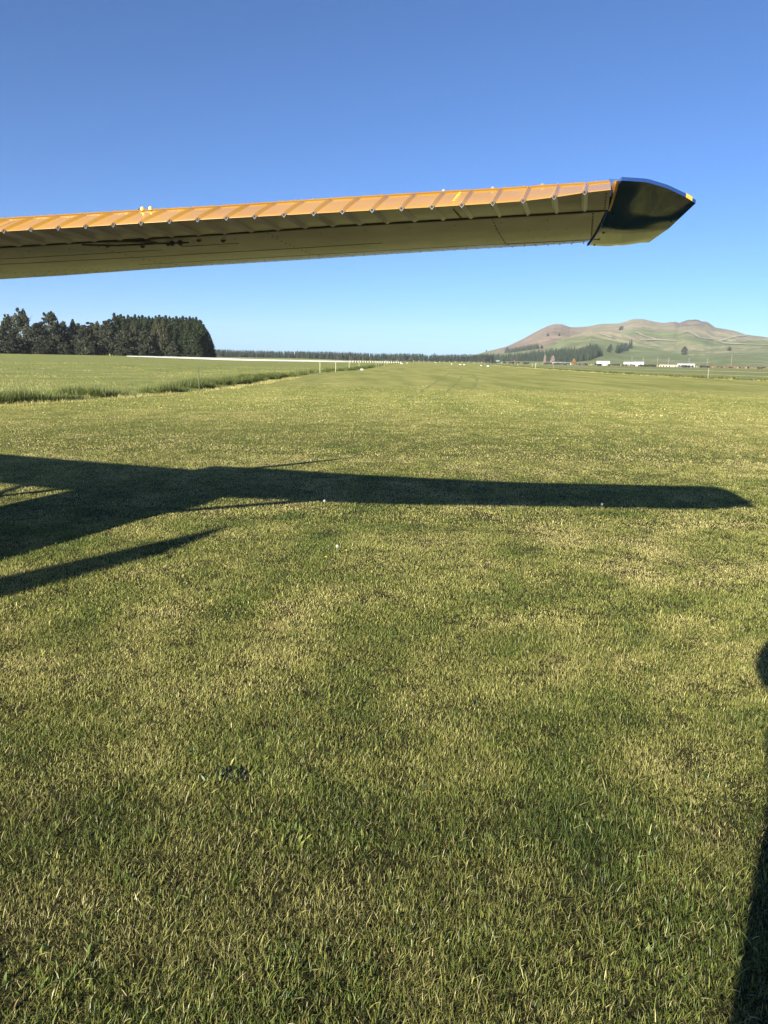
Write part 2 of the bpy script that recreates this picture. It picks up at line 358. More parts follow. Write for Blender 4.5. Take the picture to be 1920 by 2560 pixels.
# dandelions
M_stem = simple('stem', (0.12, 0.17, 0.05), rough=0.6); M_yel = simple('yellow_petals', (0.75, 0.62, 0.03), (0.85, 0.75, 0.06), 200, 0.6)
M_fluff = simple('seed_fluff', (0.50, 0.50, 0.46), (0.4, 0.4, 0.38), 100, 0.9)
def dandelion(px, py, clock, hgt, label):
    p = G(px, py); p.y += 0.0; o = empty('dandelion', (p.x, p.y, 0)); tag(o, label, 'dandelion', 'dandelions in the mown grass')
    MB().tube([(0, 0, 0), (0.002, 0.001, hgt*0.5), (0.0, 0.002, hgt)], [0.0022, 0.0018, 0.0016], 6).build('stem', M_stem, o)
    mb = MB()
    if clock:
        for i in range(150):
            z = 1-2*(i+0.5)/150; a = i*2.39996; r = math.sqrt(1-z*z); d = Vector((r*math.cos(a), r*math.sin(a), z)); c = Vector((0, 0.002, hgt+0.012))
            t = d.cross(Vector((0.3, 0.5, 0.8))).normalized()*0.0022; u = d.cross(t).normalized()*0.0022
            mb.add([c+d*0.003, c+d*0.012+t, c+d*0.0135+u, c+d*0.012-t, c+d*0.013-u], [[0, 1, 2], [0, 2, 3], [0, 3, 4], [1, 4, 3, 2]])
        mb.build('seed_head', M_fluff, o, fix=False)
    else:
        for i in range(46):
            a = i*2.39996; t = 0.25+0.7*(i/46); d = Vector((math.cos(a), math.sin(a), 0)); s_ = Vector((-math.sin(a), math.cos(a), 0))*0.0022
            b0 = Vector((0, 0.002, hgt)); tip = b0+d*0.019*t+Vector((0, 0, 0.011*(1.15-t)))
            mb.add([b0-s_*0.4, b0+s_*0.4, tip+s_, tip-s_], [[0, 1, 2, 3]])
        mb.build('flower_head', M_yel, o, fix=False)
dandelion(811, 1272, True, 0.075, 'white dandelion clock at the near edge of the wing shadow left of centre')
dandelion(843, 1393, True, 0.080, 'white dandelion clock beside two yellow flowers')
dandelion(1504, 1276, True, 0.060, 'white dandelion clock at the near edge of the wing shadow on the right')
dandelion(815, 1404, False, 0.035, 'yellow dandelion flower left of the nearer seed clock')
dandelion(866, 1390, False, 0.045, 'yellow dandelion flower right of the nearer seed clock')
# ------------------------------------------------------------------ aircraft
HD = R_(15.0); AD = Vector((math.sin(HD), math.cos(HD), 0)); AE = Vector((math.cos(HD), -math.sin(HD), 0))
def A(s, c, z):                          # s along the span to the right, c forwards, z up
    return CAM + (AE*s + AD*c + Vector((0, 0, z)) - CAM)*0.94
def paint(name, c, c2, rough, coat=0.0, bump=0.0):
    mt, nt, b = new_mat(name); noise_col(nt, b, c, c2, 3, rough=rough)
    b.inputs['IOR'].default_value = 1.5; b.inputs['Coat Weight'].default_value = coat; b.inputs['Coat Roughness'].default_value = 0.04
    if bump:
        tc = nt.nodes.new('ShaderNodeTexCoord'); n2 = nt.nodes.new('ShaderNodeTexNoise'); n2.inputs['Scale'].default_value = 5.0; n2.inputs['Detail'].default_value = 2
        nt.links.new(tc.outputs['Object'], n2.inputs['Vector'])
        bp = nt.nodes.new('ShaderNodeBump'); bp.inputs['Strength'].default_value = bump; bp.inputs['Distance'].default_value = 0.02
        nt.links.new(n2.outputs['Fac'], bp.inputs['Height']); nt.links.new(bp.outputs[0], b.inputs['Normal'])
    return mt
M_orange = paint('orange_paint', (0.46, 0.235, 0.036), (0.53, 0.285, 0.05), 0.22, 0.4, 0.05)
M_under = paint('weathered_cream_paint', (0.47, 0.39, 0.47), (0.37, 0.305, 0.37), 0.27, 0.05, 0.22)
M_blue = paint('blue_paint', (0.016, 0.044, 0.155), (0.020, 0.055, 0.18), 0.07, 0.15, 0.015)
M_dark = simple('dark_gap', (0.012, 0.011, 0.012), (0.02, 0.018, 0.02), 20, 0.8)
M_rivet = simple('dull_rivet', (0.05, 0.042, 0.03), (0.08, 0.07, 0.05), 60, 0.5)
M_screw = simple('black_screw', (0.010, 0.010, 0.012), (0.02, 0.02, 0.02), 60, 0.4)
M_metal = simple('bare_metal', (0.45, 0.45, 0.44), (0.6, 0.6, 0.58), 8, 0.3)
M_rubber = simple('tyre_rubber', (0.02, 0.02, 0.02), (0.035, 0.035, 0.035), 30, 0.8)
M_glass = paint('tinted_window', (0.02, 0.025, 0.03), (0.03, 0.035, 0.04), 0.05, 0.5)

plane = empty('light_aircraft', (-5.3, 3.4, 0)); PO = Vector((-5.3, 3.4, 0))
tag(plane, 'high wing light aircraft with orange topped wing and dark blue drooped wingtip', 'aircraft')
def lp_(pts): return [Vector(p)-PO for p in pts]

# station table: s (span), TE offset along AD, TE z, crest z, crest c, gap z, lower z near leading edge, chord
ST = np.array([
 (-7.40, 2.14, 1.920, 2.020, 0.19, 1.915, 1.93, 2.25),
 (-6.30, 2.22, 1.950, 2.050, 0.19, 1.945, 1.96, 2.20),
 (-5.30, 2.30, 1.985, 2.075, 0.19, 1.975, 1.99, 2.00),
 (-4.00, 2.40, 2.020, 2.110, 0.19, 2.005, 2.02, 1.85),
 (-3.20, 2.53, 2.050, 2.142, 0.19, 2.040, 2.05, 1.70),
 (-2.392, 2.669, 2.097, 2.189, 0.190, 2.087, 2.093, 1.57),
 (-2.034, 2.726, 2.116, 2.209, 0.197, 2.108, 2.113, 1.56),
 (-1.558, 2.798, 2.142, 2.234, 0.208, 2.134, 2.140, 1.54),
 (-1.083, 2.870, 2.165, 2.264, 0.219, 2.165, 2.168, 1.52),
 (-0.618, 2.940, 2.187, 2.291, 0.230, 2.189, 2.194, 1.50),
 (-0.386, 2.976, 2.200, 2.303, 0.236, 2.202, 2.205, 1.49),
 (-0.272, 2.994, 2.208, 2.311, 0.240, 2.208, 2.210, 1.49),
 (-0.157, 3.012, 2.221, 2.319, 0.244, 2.214, 2.216, 1.48),
 (-0.045, 3.038, 2.239, 2.327, 0.247, 2.222, 2.222, 1.47),
 (0.056, 3.058, 2.250, 2.336, 0.250, 2.230, 2.229, 1.46)])
def stn(s): return [np.interp(s, ST[:, 0], ST[:, i]) for i in range(1, 8)]
def wing_ring(s, c0=None):
    te, tz, cz, cc, gz, lz, ch = stn(s)
    pts = [(0.305, gz+0.006), (0.36, gz+0.004), (0.52, gz-0.006), (0.70, lz-0.012), (0.88, lz-0.014), (ch*0.76, lz+0.006), (ch*0.88, lz+0.026), (ch*0.965, lz+0.055), (ch, lz+0.090),
           (ch*0.985, lz+0.118), (ch*0.93, lz+0.150), (ch*0.82, lz+0.178), (ch*0.62, lz+0.186), (ch*0.42, cz+0.052), (cc+0.09, cz+0.020), (cc, cz+0.003), (cc+0.01, cz-0.006), (0.305, gz+0.05)]
    k = S((s+0.6)/0.65)
    return lp_([A(s+k*(0.025-0.09*c), te+c, z) for c, z in pts])
mb = MB(); sl_ = np.concatenate([[-7.2, -6.2, -5.3, -4.6, -3.8, -3.2], np.linspace(-2.6, 0.045, 34)])
mb.loft([wing_ring(s) for s in sl_])
nside = 18
# underside faces keep the cream paint: ring segments 0..6 and cap; upper ones orange
mi = []
for i in range(len(sl_)-1):
    for k in range(nside): mi.append(0 if k <= 7 else 1)
mb.mi = mi+[1, 1]
# rivets and screws on the underside
def under_z(s, c):
    te, tz, cz, cc, gz, lz, ch = stn(s)
    return np.interp(c, [0.305, 0.36, 0.52, 0.70, 0.88, ch*0.76, ch*0.88], [gz+0.006, gz+0.004, gz-0.006, lz-0.012, lz-0.014, lz+0.006, lz+0.026])
def rivet(mb, s, c, r, mi, hh=0.35, z=None):
    te = stn(s)[0]; z = under_z(s, c) if z is None else z
    vs = [A(s+r*math.cos(a), te+c+r*math.sin(a), z+0.001) for a in np.arange(6)*math.pi/3]+[A(s, te+c, z-r*hh)]
    mb.add(lp_(vs), [[k, (k+1) % 6, 6] for k in range(6)], mi)
for s in np.arange(-3.2, 0.0, 0.088): rivet(mb, s, 0.62+0.004*math.sin(s*9), 0.0038, 2)
for s in np.arange(-3.2, 0.0, 0.20): rivet(mb, s, 0.42, 0.0050, 2, 0.5)
for s in np.arange(-3.2, 0.0, 0.055): rivet(mb, s, 0.80, 0.0036, 2)
for s in np.arange(-3.2, 0.02, 0.050): rivet(mb, s, 1.10, 0.0040, 2, 0.9)
for s in np.arange(-3.2, 0.02, 0.063): rivet(mb, s, 1.26, 0.0046, 2, 1.2)
for s0, rows in ((-1.42, 1), (-0.43, 1), (-2.25, 1), (-0.01, 1)):
    for c in np.arange(0.36, 1.10, 0.052):
        rivet(mb, s0, c, 0.0050, 2, 0.7)
# lap joints of the skin panels, long thin strips that stand 2 mm down
for c0, a0, b0 in ((0.55, -3.3, -2.02), (0.50, -1.90, -1.62), (0.72, -3.3, -1.0), (0.985, -2.4, 0.03)):
    ss = np.linspace(a0, b0, 16)
    v = []
    for s in ss:
        te = stn(s)[0]; v += [A(s, te+c0, under_z(s, c0)-0.0012), A(s, te+c0+0.0025, under_z(s, c0+0.0025)-0.0012), A(s, te+c0+0.0025, under_z(s, c0+0.0025)+0.001), A(s, te+c0, under_z(s, c0)+0.001)]
    r = [lp_(v[i*4:i*4+4]) for i in range(len(ss))]; mb.loft(r, mi=2)
def uprivet(s, r, h, dc=0.0):
    te, tz, cz, cc, *_ = stn(s)
    c = lp_([A(s, te+cc+0.012+dc, cz+0.006+dc*0.2)])[0]
    vs = [c+Vector((r*math.cos(a), r*math.sin(a), 0)) for a in np.arange(6)*math.pi/3]+[c+Vector((0, 0, h))]
    mb.add(vs, [[k, (k+1) % 6, 6] for k in range(6)], 1)
for s in np.arange(-3.2, 0.0, 0.0725): uprivet(s+random.uniform(-.004, .004), 0.0032, 0.0035, 0.0)
for s in np.arange(-3.2, -1.2, 0.043): uprivet(s, 0.0026, 0.003, 0.014)
wing = mb.build('wing', None, plane, mats=[M_under, M_orange, M_rivet], auto=35)
tag(wing, 'wing panel with orange upper skin and weathered riveted underside')
# rivets along the upper skin edge, a pair of hinge bolts
M_ylw = simple('yellow_paint', (0.8, 0.5, 0.03), rough=0.3)
for s in (-1.908, -1.872):
    te, tz, cz, cc, *_ = stn(s); c = lp_([A(s, te+cc+0.004, cz+0.006)])[0]
    MB().tube([c-Vector((0, 0, .006)), c+Vector((0, 0, .006)), c+Vector((0, 0, .009))], [.007, .007, .004], 8).build('hinge_bolt', M_ylw, wing, auto=40)
for s in (-1.93, -0.62, -0.42, -0.22):
    te, tz, cz, cc, *_ = stn(s); c = lp_([A(s, te+cc+0.006, cz+0.006)])[0]; MB().box(c, (0.010, 0.008, 0.007), -HD).build('hinge_bolt', M_screw, wing)

M_edge = simple('pale_edge', (0.26, 0.20, 0.13), rough=0.4)
# aileron / flap: ribbed, V ridges above and below that end in open diamonds on the trailing edge
def ail_top(s, t):      # t 0 at trailing edge .. 1 at crest
    te, tz, cz, cc, gz, lz, ch = stn(s); return te+cc*t, tz+(cz-0.004-tz)*(t**0.92)
def ail_bot(s, t):
    te, tz, cz, cc, gz, lz, ch = stn(s); return te+0.272*t, tz+(gz-tz)*t-0.0035*math.sin(math.pi*t)
TEs = [-2.392-0.118*k for k in range(24, 0, -1)]
ridges = []
s = -2.275
_k = [10, 78, 146, 214, 284, 354, 425, 494, 567, 638, 711, 784, 857, 932, 1005, 1080, 1155, 1232, 1308, 1385, 1462]
_s = np.interp(_k, [10, 214, 494, 784, 1080, 1232, 1308, 1385, 1462, 1531], [-2.392, -2.034, -1.558, -1.083, -0.618, -0.386, -0.272, -0.157, -0.045, 0.056])
ridges = [-2.392-0.118*k for k in range(8, 0, -1)]+list(_s)
def ail_panel(s0, s1, name, label=None):
    bo = 0.0120; rid = [r for r in ridges if s0+0.02 < r < s1-0.02]
    xs_ = sorted(set([s0, s1]+[r+d for r in rid for d in (-bo, -bo*0.08, 0, bo*0.08, bo)]+list(np.arange(s0, s1, 0.06))))
    xs_ = [x for i, x in enumerate(xs_) if i == 0 or x-xs_[i-1] > 1e-4 or any(abs(x-r) < 1e-6 for r in rid)]
    ts = [0, 0.03, 0.12, 0.3, 0.5, 0.7, 0.86, 0.93, 0.97, 1.0]
    top = []; bot = []
    for x in xs_:
        hgt = 0.0
        for r in rid:
            if abs(x-r) < bo: hgt = max(hgt, (1-abs(x-r)/bo))
        rt = []; rb = []
        # the skin sags slightly between ridges
        dist = min([abs(x-r) for r in rid]+[0.06]); sag = -0.0012*math.sin(math.pi*min(dist/0.058, 1))
        for t in ts:
            ft = 1.0 if t <= 0.86 else max(0, 1-(t-0.86)/0.11)
            c, z = ail_top(x, t); rt.append(A(x, c, z+0.0105*hgt*ft+sag*min(1, t*4)+0.0006))
            fb = 1.0 if t <= 0.86 else max(0, 1-(t-0.86)/0.11)
            c, z = ail_bot(x, t); rb.append(A(x, c, z-0.0110*hgt*fb-sag*min(1, t*4)-0.0006))
        top.append(lp_(rt)); bot.append(lp_(rb))
    mb = MB()
    mb.loft(top, closed=False, mi=0, caps=False); mb.loft(bot, closed=False, mi=1, caps=False)
    # front spar face and the two ends
    n = len(ts); fr = [[top[i][-1], bot[i][-1]] for i in range(len(xs_))]; mb.loft(fr, closed=False, mi=2, caps=False)
    for e_ in (0, -1):
        ring = top[e_]+bot[e_][::-1]; mb.add(ring, [list(range(len(ring)))], 0)
    # trailing edge lip where the two skins are folded, open at every ridge
    for i in range(len(xs_)-1):
        if min([abs((xs_[i]+xs_[i+1])/2-r) for r in rid]+[1]) > bo: mb.add([top[i][0], top[i+1][0], bot[i+1][0], bot[i][0]], [[0, 1, 2, 3]], 0)
    o = mb.build(name, None, plane, mats=[M_orange, M_under, M_dark], fix=False, auto=25)
    # light rims round each diamond and a near-black plug painting the shade of the hollow inside
    for r in rid:
        mb = MB(); te, tz, *_ = stn(r); q = [A(r-0.0095, te-0.0015, tz), A(r, te-0.0015, tz+0.0095), A(r+0.0095, te-0.0015, tz), A(r, te-0.0015, tz-0.0100)]
        q = lp_(q); ctr = sum(q, Vector())/4
        inn = [ctr+(p-ctr)*0.86 for p in q]; bk = [p+AD*0.004 for p in q]
        mb.add(q+inn, [[k, (k+1) % 4, 4+(k+1) % 4, 4+k] for k in range(4)], 0); mb.add(q+bk, [[k, 4+k, 4+(k+1) % 4, (k+1) % 4] for k in range(4)], 0)
        mb.add([p+AD*0.002 for p in inn], [[0, 1, 2, 3]], 1)
        mb.build('rib_end', None, o, mats=[M_edge, M_dark], fix=False)
    if label: tag(o, label)
    return o
fl = ail_panel(-5.9, -2.335-0.118, 'flap')
al = ail_panel(-2.335-0.114, 0.050, 'aileron', 'ribbed orange aileron with open diamond rib ends along its trailing edge')
# doubler rivets on the aileron, above and below
M_brv = simple('bright_rivet', (0.8, 0.5, 0.06), rough=0.3)
for i in range(6):
    t = 0.25+0.6*i/5; c, z = ail_top(-0.545, t); p = lp_([A(-0.545, c, z+0.002)])[0]
    MB().add([p+AE*(0.006*math.cos(a))+(AD*math.sin(a)*0.9+Vector((0, 0, 0.4*math.sin(a))))*0.006 for a in np.arange(6)*math.pi/3]+[p+Vector((0, 0, 0.005))], [[k, (k+1) % 6, 6] for k in range(6)]).build('rivet', M_brv, al, fix=False)
    c, z = ail_bot(-0.545, t); mb = MB(); rivet(mb, -0.545, c-stn(-0.545)[0], 0.006, 0, 0.7, z); mb.build('rivet', M_screw, al, fix=False)
    t = 0.15+0.7*i/5; c, z = ail_bot(0.035, t); mb = MB(); rivet(mb, 0.035, c-stn(0.035)[0], 0.006, 0, 0.7, z); mb.build('rivet', M_screw, al, fix=False)
# dark slot between aileron and wing underside: solid near-black strip painting in the shade of the open gap
mb = MB(); rr_ = []
for s in np.linspace(-5.9, 0.045, 44):
    te, tz, cz, cc, gz, lz, ch = stn(s); rr_.append(lp_([A(s, te+0.273, gz-0.003), A(s, te+0.309, gz-0.001), A(s, te+0.309, gz+0.03), A(s, te+0.273, gz+0.03)]))
mb.loft(rr_).build('hinge_slot', M_dark, plane)
# flush access panel with fairing, and the aileron pushrod with its two clevises
mb = MB(); te, tz, cz, cc, gz, lz, ch = stn(-2.12)
ring = []
for a in np.arange(20)*math.pi/10:
    ring.append(A(-2.10+0.17*math.cos(a), te+0.37+0.030*math.sin(a)+0.02*math.cos(a), under_z(-2.1, 0.37)-0.003))
top_ = [p+Vector((0, 0, 0.005)) for p in ring]; mb.loft([lp_(top_), lp_(ring)])
mb.build('access_panel', simple('dirty_panel', (0.10, 0.085, 0.07), (0.15, 0.125, 0.10), 30, 0.35), wing, auto=30)
mb = MB(); z0 = under_z(-1.9, 0.4)
def ap(s, c, dz): return lp_([A(s, stn(s)[0]+c, under_z(s, c)+dz)])[0]
mb.tube([ap(-2.28, .335, -.006), ap(-2.12, .345, -.016), ap(-1.95, .37, -.012), ap(-1.80, .385, -.012)], 0.0035, 6)
for s in (-1.875, -1.835): mb.tube([ap(s, .375, -.004), ap(s, .375, -.012), ap(s, .375, -.020), ap(s, .375, -.026)], [0.009, 0.012, 0.011, 0.004], 8)
mb.build('push_rod', simple('dark_rod', (0.03, 0.025, 0.035), rough=0.4), wing, auto=30)
for s, c in ((-2.20, .40), (-2.06, .45), (-1.93, .44), (-1.76, .40), (-1.66, .43)):
    p = ap(s, c, 0); MB().tube([p, p+Vector((0, 0, -0.004)), p+Vector((0, 0, -0.009))], [0.012, 0.010, 0.004], 8).build('drain_plug', M_rivet, wing, auto=30)

# wingtip fairing, dark blue, drooping to a sharp aft corner
s_r = 0.062
def tip_ring(t):
    te, tz, cz, cc, gz, lz, ch = stn(0.056); W = 0.314
    s = s_r+W*t
    te0 = 3.075+0.150*t**1.1
    tzz = np.interp(t, [0, .33, .62, .85, 1.0], [2.297, 2.297, 2.280, 2.256, 2.235])
    zlo_end = 2.208
    clen = (te+ch-te0)*(1-t**2.6*0.32) if t > 0 else (te+ch-te0)
    le = te0+clen
    k = math.sqrt(max(0, 1-t**2.2))      # thickness law
    lowm = lz-0.010
    zl = lowm*(1-t**1.5)+zlo_end*t**1.5; zl_te = tzz-0.013
    up = []; lo = []
    for q in np.linspace(0, 1, 25):       # lower, from trailing edge forwards
        c = te0+clen*q
        z_root = np.interp(q, [0, .15, .3, .47, .8, .92, 1], [zl_te, zl_te-0.018, zl_te-0.039, lowm+.002, lowm+0.004, lowm+0.024, lz+0.075])
        z_tip = np.interp(q, [0, .5, 1], [zl_te, zlo_end-0.004, zlo_end+0.004]); f = t**1.25
        lo.append((c, z_root*(1-f)+z_tip*f))
    for q in np.linspace(1, 0, 25)[1:]:
        c = te0+clen*q
        z_root = np.interp(q, [0, .12, .3, .55, .8, .92, 1], [tzz, tzz+0.022, cz+0.055, lz+0.186, lz+0.172, lz+0.140, lz+0.085])
        z_tip = np.interp(q, [0, .5, 1], [tzz, zlo_end+0.016, zlo_end+0.016]); f = 1-math.sqrt(max(0, 1-t**2))
        up.append((c, z_root*(1-f)+z_tip*f))
    return lp_([A(s+(0.025-0.09*(c-te0))*(1-t)-0.115*(c-te0)*t, c, z) for c, z in lo+up])
mb = MB(); mb.loft([tip_ring(t) for t in np.concatenate([np.linspace(0, 0.9, 16), [0.94, 0.97, 0.99, 1.0]])])
tipo = mb.build('wingtip', M_blue, plane, auto=38); tag(tipo, 'glossy dark blue drooped wingtip fairing')
mb = MB()
for q in (0.30, 0.40, 0.52, 0.66, 0.80):
    mb = MB()
    te0 = 3.075; r0 = tip_ring(0.09); qi = q*24; p = r0[int(qi)].lerp(r0[int(qi)+1], qi-int(qi)); vs = [p+AE*0.0075*math.cos(a)+AD*0.0075*math.sin(a)+Vector((0, 0, -0.001)) for a in np.arange(8)*math.pi/4]
    mb.add(vs+[p+Vector((0, 0, -0.005))], [[k, (k+1) % 8, 8] for k in range(8)])
    mb.build('screw', M_screw, tipo, fix=False)
p = tip_ring(0.93)[8]; mb = MB(); mb.add([p+AE*0.006*math.cos(a)+AD*0.006*math.sin(a)+Vector((0, 0, -0.002)) for a in np.arange(8)*math.pi/4]+[p+Vector((0, 0, -0.006))], [[k, (k+1) % 8, 8] for k in range(8)])
mb.build('screw', M_screw, tipo, fix=False)
# joint strip between wing and tip, orange end rib seen in the gap beside the drooped aileron
mb = MB(); ra = tip_ring(0.0); lo = ra[3:20]
mb.loft([[p-AE*0.016+Vector((0, 0, -0.001)) for p in lo], [p-AE*0.010+Vector((0, 0, -0.005)) for p in lo], [p-AE*0.003+Vector((0, 0, -0.001)) for p in lo]], closed=False, caps=False)
mb.build('joint_strip', M_dark, tipo, fix=False, smooth=True)
mb = MB(); te, tz, cz, cc, gz, lz, ch = stn(0.056)
prof = [(0.03, 2.286), (0.09, 2.262), (0.30, gz-0.002), (0.30, cz-0.002), (0.10, 2.304)]
a_ = [A(0.0515+.02-.07*c, te+c, z) for c, z in prof]; b_ = [A(0.0605+.02-.07*c, te+c, z) for c, z in prof]
mb.loft([lp_(a_), lp_(b_)]).build('end_rib', M_orange, tipo)
# yellow patch on the lit outer edge, near the aft corner
r1, r2 = tip_ring(0.80), tip_ring(0.955)
mb = MB(); tA, tB = tip_ring(0.86), tip_ring(0.95)
out = -AD*0.003
q = [tA[0]+out, tA[-1]+out+Vector((0, 0, 0.002)), tA[-2]+Vector((0, 0, 0.003)), tB[-2]+Vector((0, 0, 0.003)), tB[-1]+out+Vector((0, 0, 0.002)), tB[0]+out]
mb.add(q, [[0, 1, 4, 5], [1, 2, 3, 4]]); mb.build('edge_patch', simple('orange_patch', (0.80, 0.42, 0.06), rough=0.35), tipo, fix=False)

# the rest of the aircraft, left of the picture: it throws the shadows on the grass
P0_ = Vector((0, 0.2, 0))
def F_(a, b, z): return P0_+AE*a+AD*b+Vector((0, 0, z))      # across, forwards, up in the aircraft frame
def oval(b, wd, z0, z1, n=14, sq=2.6):
    r = []
    for k in range(n):
        a = 2*math.pi*k/n; ca, sa = math.cos(a), math.sin(a)
        r.append(F_(wd*math.copysign(abs(ca)**(2/sq), ca), b, (z0+z1)/2+(z1-z0)/2*math.copysign(abs(sa)**(2/sq), sa)))
    return r
fus = [(-6.6, .05, 1.15, 1.35), (-6.0, .10, 1.05, 1.42), (-4.4, .20, .95, 1.50), (-3.0, .42, .85, 1.72), (-1.8, .56, .78, 1.95), (-0.9, .60, .72, 2.12), (0.4, .64, .68, 2.16), (1.3, .63, .68, 2.06), (1.7, .60, .72, 1.75), (2.4, .54, .78, 1.66), (2.95, .42, .88, 1.56), (3.1, .28, 1.02, 1.46)]
mb = MB(); mb.loft([oval(*f) for f in fus]); fo = mb.build('fuselage', M_orange, plane, auto=40)
mb = MB()
for sgn in (-1, 1):
    mb.add([F_(sgn*.645, -.6, 1.55), F_(sgn*.655, 1.1, 1.5), F_(sgn*.62, .95, 1.98), F_(sgn*.60, -.5, 1.98)], [[0, 1, 2, 3]])
mb.build('side_window', M_glass, fo, fix=False)
mb = MB()
def slab(pts4, th, nrm): 
    v = [p+nrm*th/2 for p in pts4]+[p-nrm*th/2 for p in pts4]; n = len(pts4)
    mb.add(v, [list(range(n)), list(range(n, 2*n))[::-1]]+[[k, n+k, n+(k+1) % n, (k+1) % n] for k in range(n)])
slab([F_(0, -4.3, 1.45), F_(0, -6.6, 1.30), F_(0, -6.75, 3.60), F_(0, -6.05, 3.70), F_(0, -5.1, 2.25)], 0.09, AE)
mb.build('tail_fin', M_blue, plane)
for sgn in (-1, 1):
    mb = MB(); slab([F_(0, -5.4, 1.4), F_(sgn*1.9, -5.75, 1.42), F_(sgn*1.9, -6.45, 1.42), F_(0, -6.7, 1.4)], 0.07, Vector((0, 0, 1))); mb.build('tailplane', M_orange, plane)
# left wing
mb = MB(); rings = []
for a, te_, ch_, z in ((-0.5, -0.42, 1.85, 2.0), (-3.0, -0.40, 1.80, 2.07), (-5.0, -0.18, 1.50, 2.16), (-6.9, 0.05, 1.15, 2.25)):
    prof = [(0, 0), (.25, -.03), (.6, -.035), (.9, -.01), (1, .05), (.93, .12), (.7, .16), (.4, .14), (.15, .07)]
    rings.append([F_(a, te_+c*ch_, z+zz) for c, zz in prof])
mb.loft(rings).build('wing', M_orange, plane, auto=35)
for f in ((-0.9, -0.20, 1.85),):
    pass
mb = MB(); mb.tube([Vector((-4.95, 4.15, 1.05))-PO, Vector((-2.75, 3.72, 2.07))-PO], 0.045, 8).build('wing_strut', M_blue, plane, smooth=True)
mb = MB(); mb.tube([Vector((-6.0, 4.2, 1.05))-PO, Vector((-7.4, 4.0, 2.05))-PO], 0.045, 8).build('wing_strut', M_blue, plane, smooth=True)
mb = MB()
hub = F_(0, 3.2, 1.25)
for sgn in (-1, 1):
    d = (AE*0.62+Vector((0, 0, 0.78))).normalized()*sgn; s_ = d.cross(AD).normalized()
    mb.loft([[hub+d*l+s_*w_, hub+d*l+AD*0.02, hub+d*l-s_*w_, hub+d*l-AD*0.02] for l, w_ in ((0.05, .04), (.35, .075), (.8, .065), (1.2, .04), (1.28, .015))])
mb.tube([hub-AD*0.1, hub+AD*0.1, hub+AD*0.3], [0.17, 0.14, 0.02], 12)
mb.build('propeller', M_metal, plane, auto=40)
def wheel(c, r, wd):
    w_ = empty('wheel', PO+c); w_.parent = plane; w_.location = c
    mb = MB(); mb.loft([[Vector((0, 0, 0))+AD*(rr*math.cos(a))+Vector((0, 0, rr*math.sin(a)))+AE*o for a in np.arange(20)*math.pi/10] for o, rr in ((-wd/2, r*.6), (-wd/2, r*.9), (-wd*.3, r), (wd*.3, r), (wd/2, r*.9), (wd/2, r*.6))]).build('tyre', M_rubber, w_, auto=40)
    mb = MB(); mb.tube([-AE*wd*.45, AE*wd*.45], r*.58, 14).build('rim', M_metal, w_, auto=40)
for sgn in (-1, 1):
    wheel(F_(sgn*1.25, -0.1, .24), .24, .16)
    mb = MB(); mb.tube([F_(sgn*.45, 0.0, .80), F_(sgn*1.15, -0.1, .28)], [0.06, .035], 8).build('gear_leg', M_metal, plane, smooth=True)
wheel(F_(0, 2.4, .20), .20, .13)
mb = MB(); mb.tube([F_(0, 2.35, .85), F_(0, 2.4, .42)], .045, 8).build('gear_leg', M_metal, plane, smooth=True)

# ------------------------------------------------------------------ photographer (behind the camera; only the shadow falls in view)
def skin(name, verts, edges, mat, parent, sub=2, root=0):
    me = bpy.data.meshes.new(name); me.from_pydata([v[:3] for v in verts], edges, []); o = bpy.data.objects.new(name, me); col.objects.link(o)
    md = o.modifiers.new('skin', 'SKIN'); md.use_smooth_shade = True
    for i, v in enumerate(verts):
        r = v[3]; me.skin_vertices[0].data[i].radius = (r, v[4] if len(v) > 4 else r)
    me.skin_vertices[0].data[root].use_root = True
    sb = o.modifiers.new('sub', 'SUBSURF'); sb.levels = sub; sb.render_levels = sub
    o.parent = parent; me.materials.append(mat); return o
per = empty('person', (-0.072, -0.46, 0)); tag(per, 'standing photographer in dark jacket holding up a phone', 'person')
M_cloth = simple('dark_cloth', (0.03, 0.035, 0.05), (0.05, 0.055, 0.07), 12, 0.9); M_skin = simple('skin', (0.55, 0.36, 0.27), (0.5, 0.32, 0.24), 10, 0.5); M_hair = simple('hair', (0.04, 0.03, 0.02), rough=0.7)
V = [(0, 0, .96, .19, .13), (0, 0, 1.12, .19, .12), (0, .0, 1.30, .225, .13), (0, .0, 1.42, .14, .10), (0, .01, 1.50, .062), (0, .02, 1.565, .075), (0, .03, 1.64, .088, .10), (0, .025, 1.71, .075, .085),
     (-.205, 0, 1.41, .075), (.20, 0, 1.41, .062), (-.06, .12, 1.17, .050), (.25, .09, 1.17, .052), (.02, .30, 1.43, .055), (.18, .28, 1.38, .042), (-.085, .36, 1.55, .095), (.18, .39, 1.51, .042),
     (-.10, 0, .90, .115), (.10, 0, .90, .115), (-.13, .02, .50, .085), (.12, .02, .50, .085), (-.15, -.03, .09, .055), (.13, -.03, .09, .042), (-.14, .12, .04, .036), (.14, .12, .04, .036), (-.05, .345, 1.73, .080)]
E_ = [(0, 1), (1, 2), (2, 3), (3, 4), (4, 5), (5, 6), (6, 7), (3, 8), (3, 9), (8, 10), (9, 11), (10, 12), (11, 13), (12, 14), (13, 15), (0, 16), (0, 17), (16, 18), (17, 19), (18, 20), (19, 21), (20, 22), (21, 23), (14, 24)]
skin('body', V, E_, M_cloth, per)
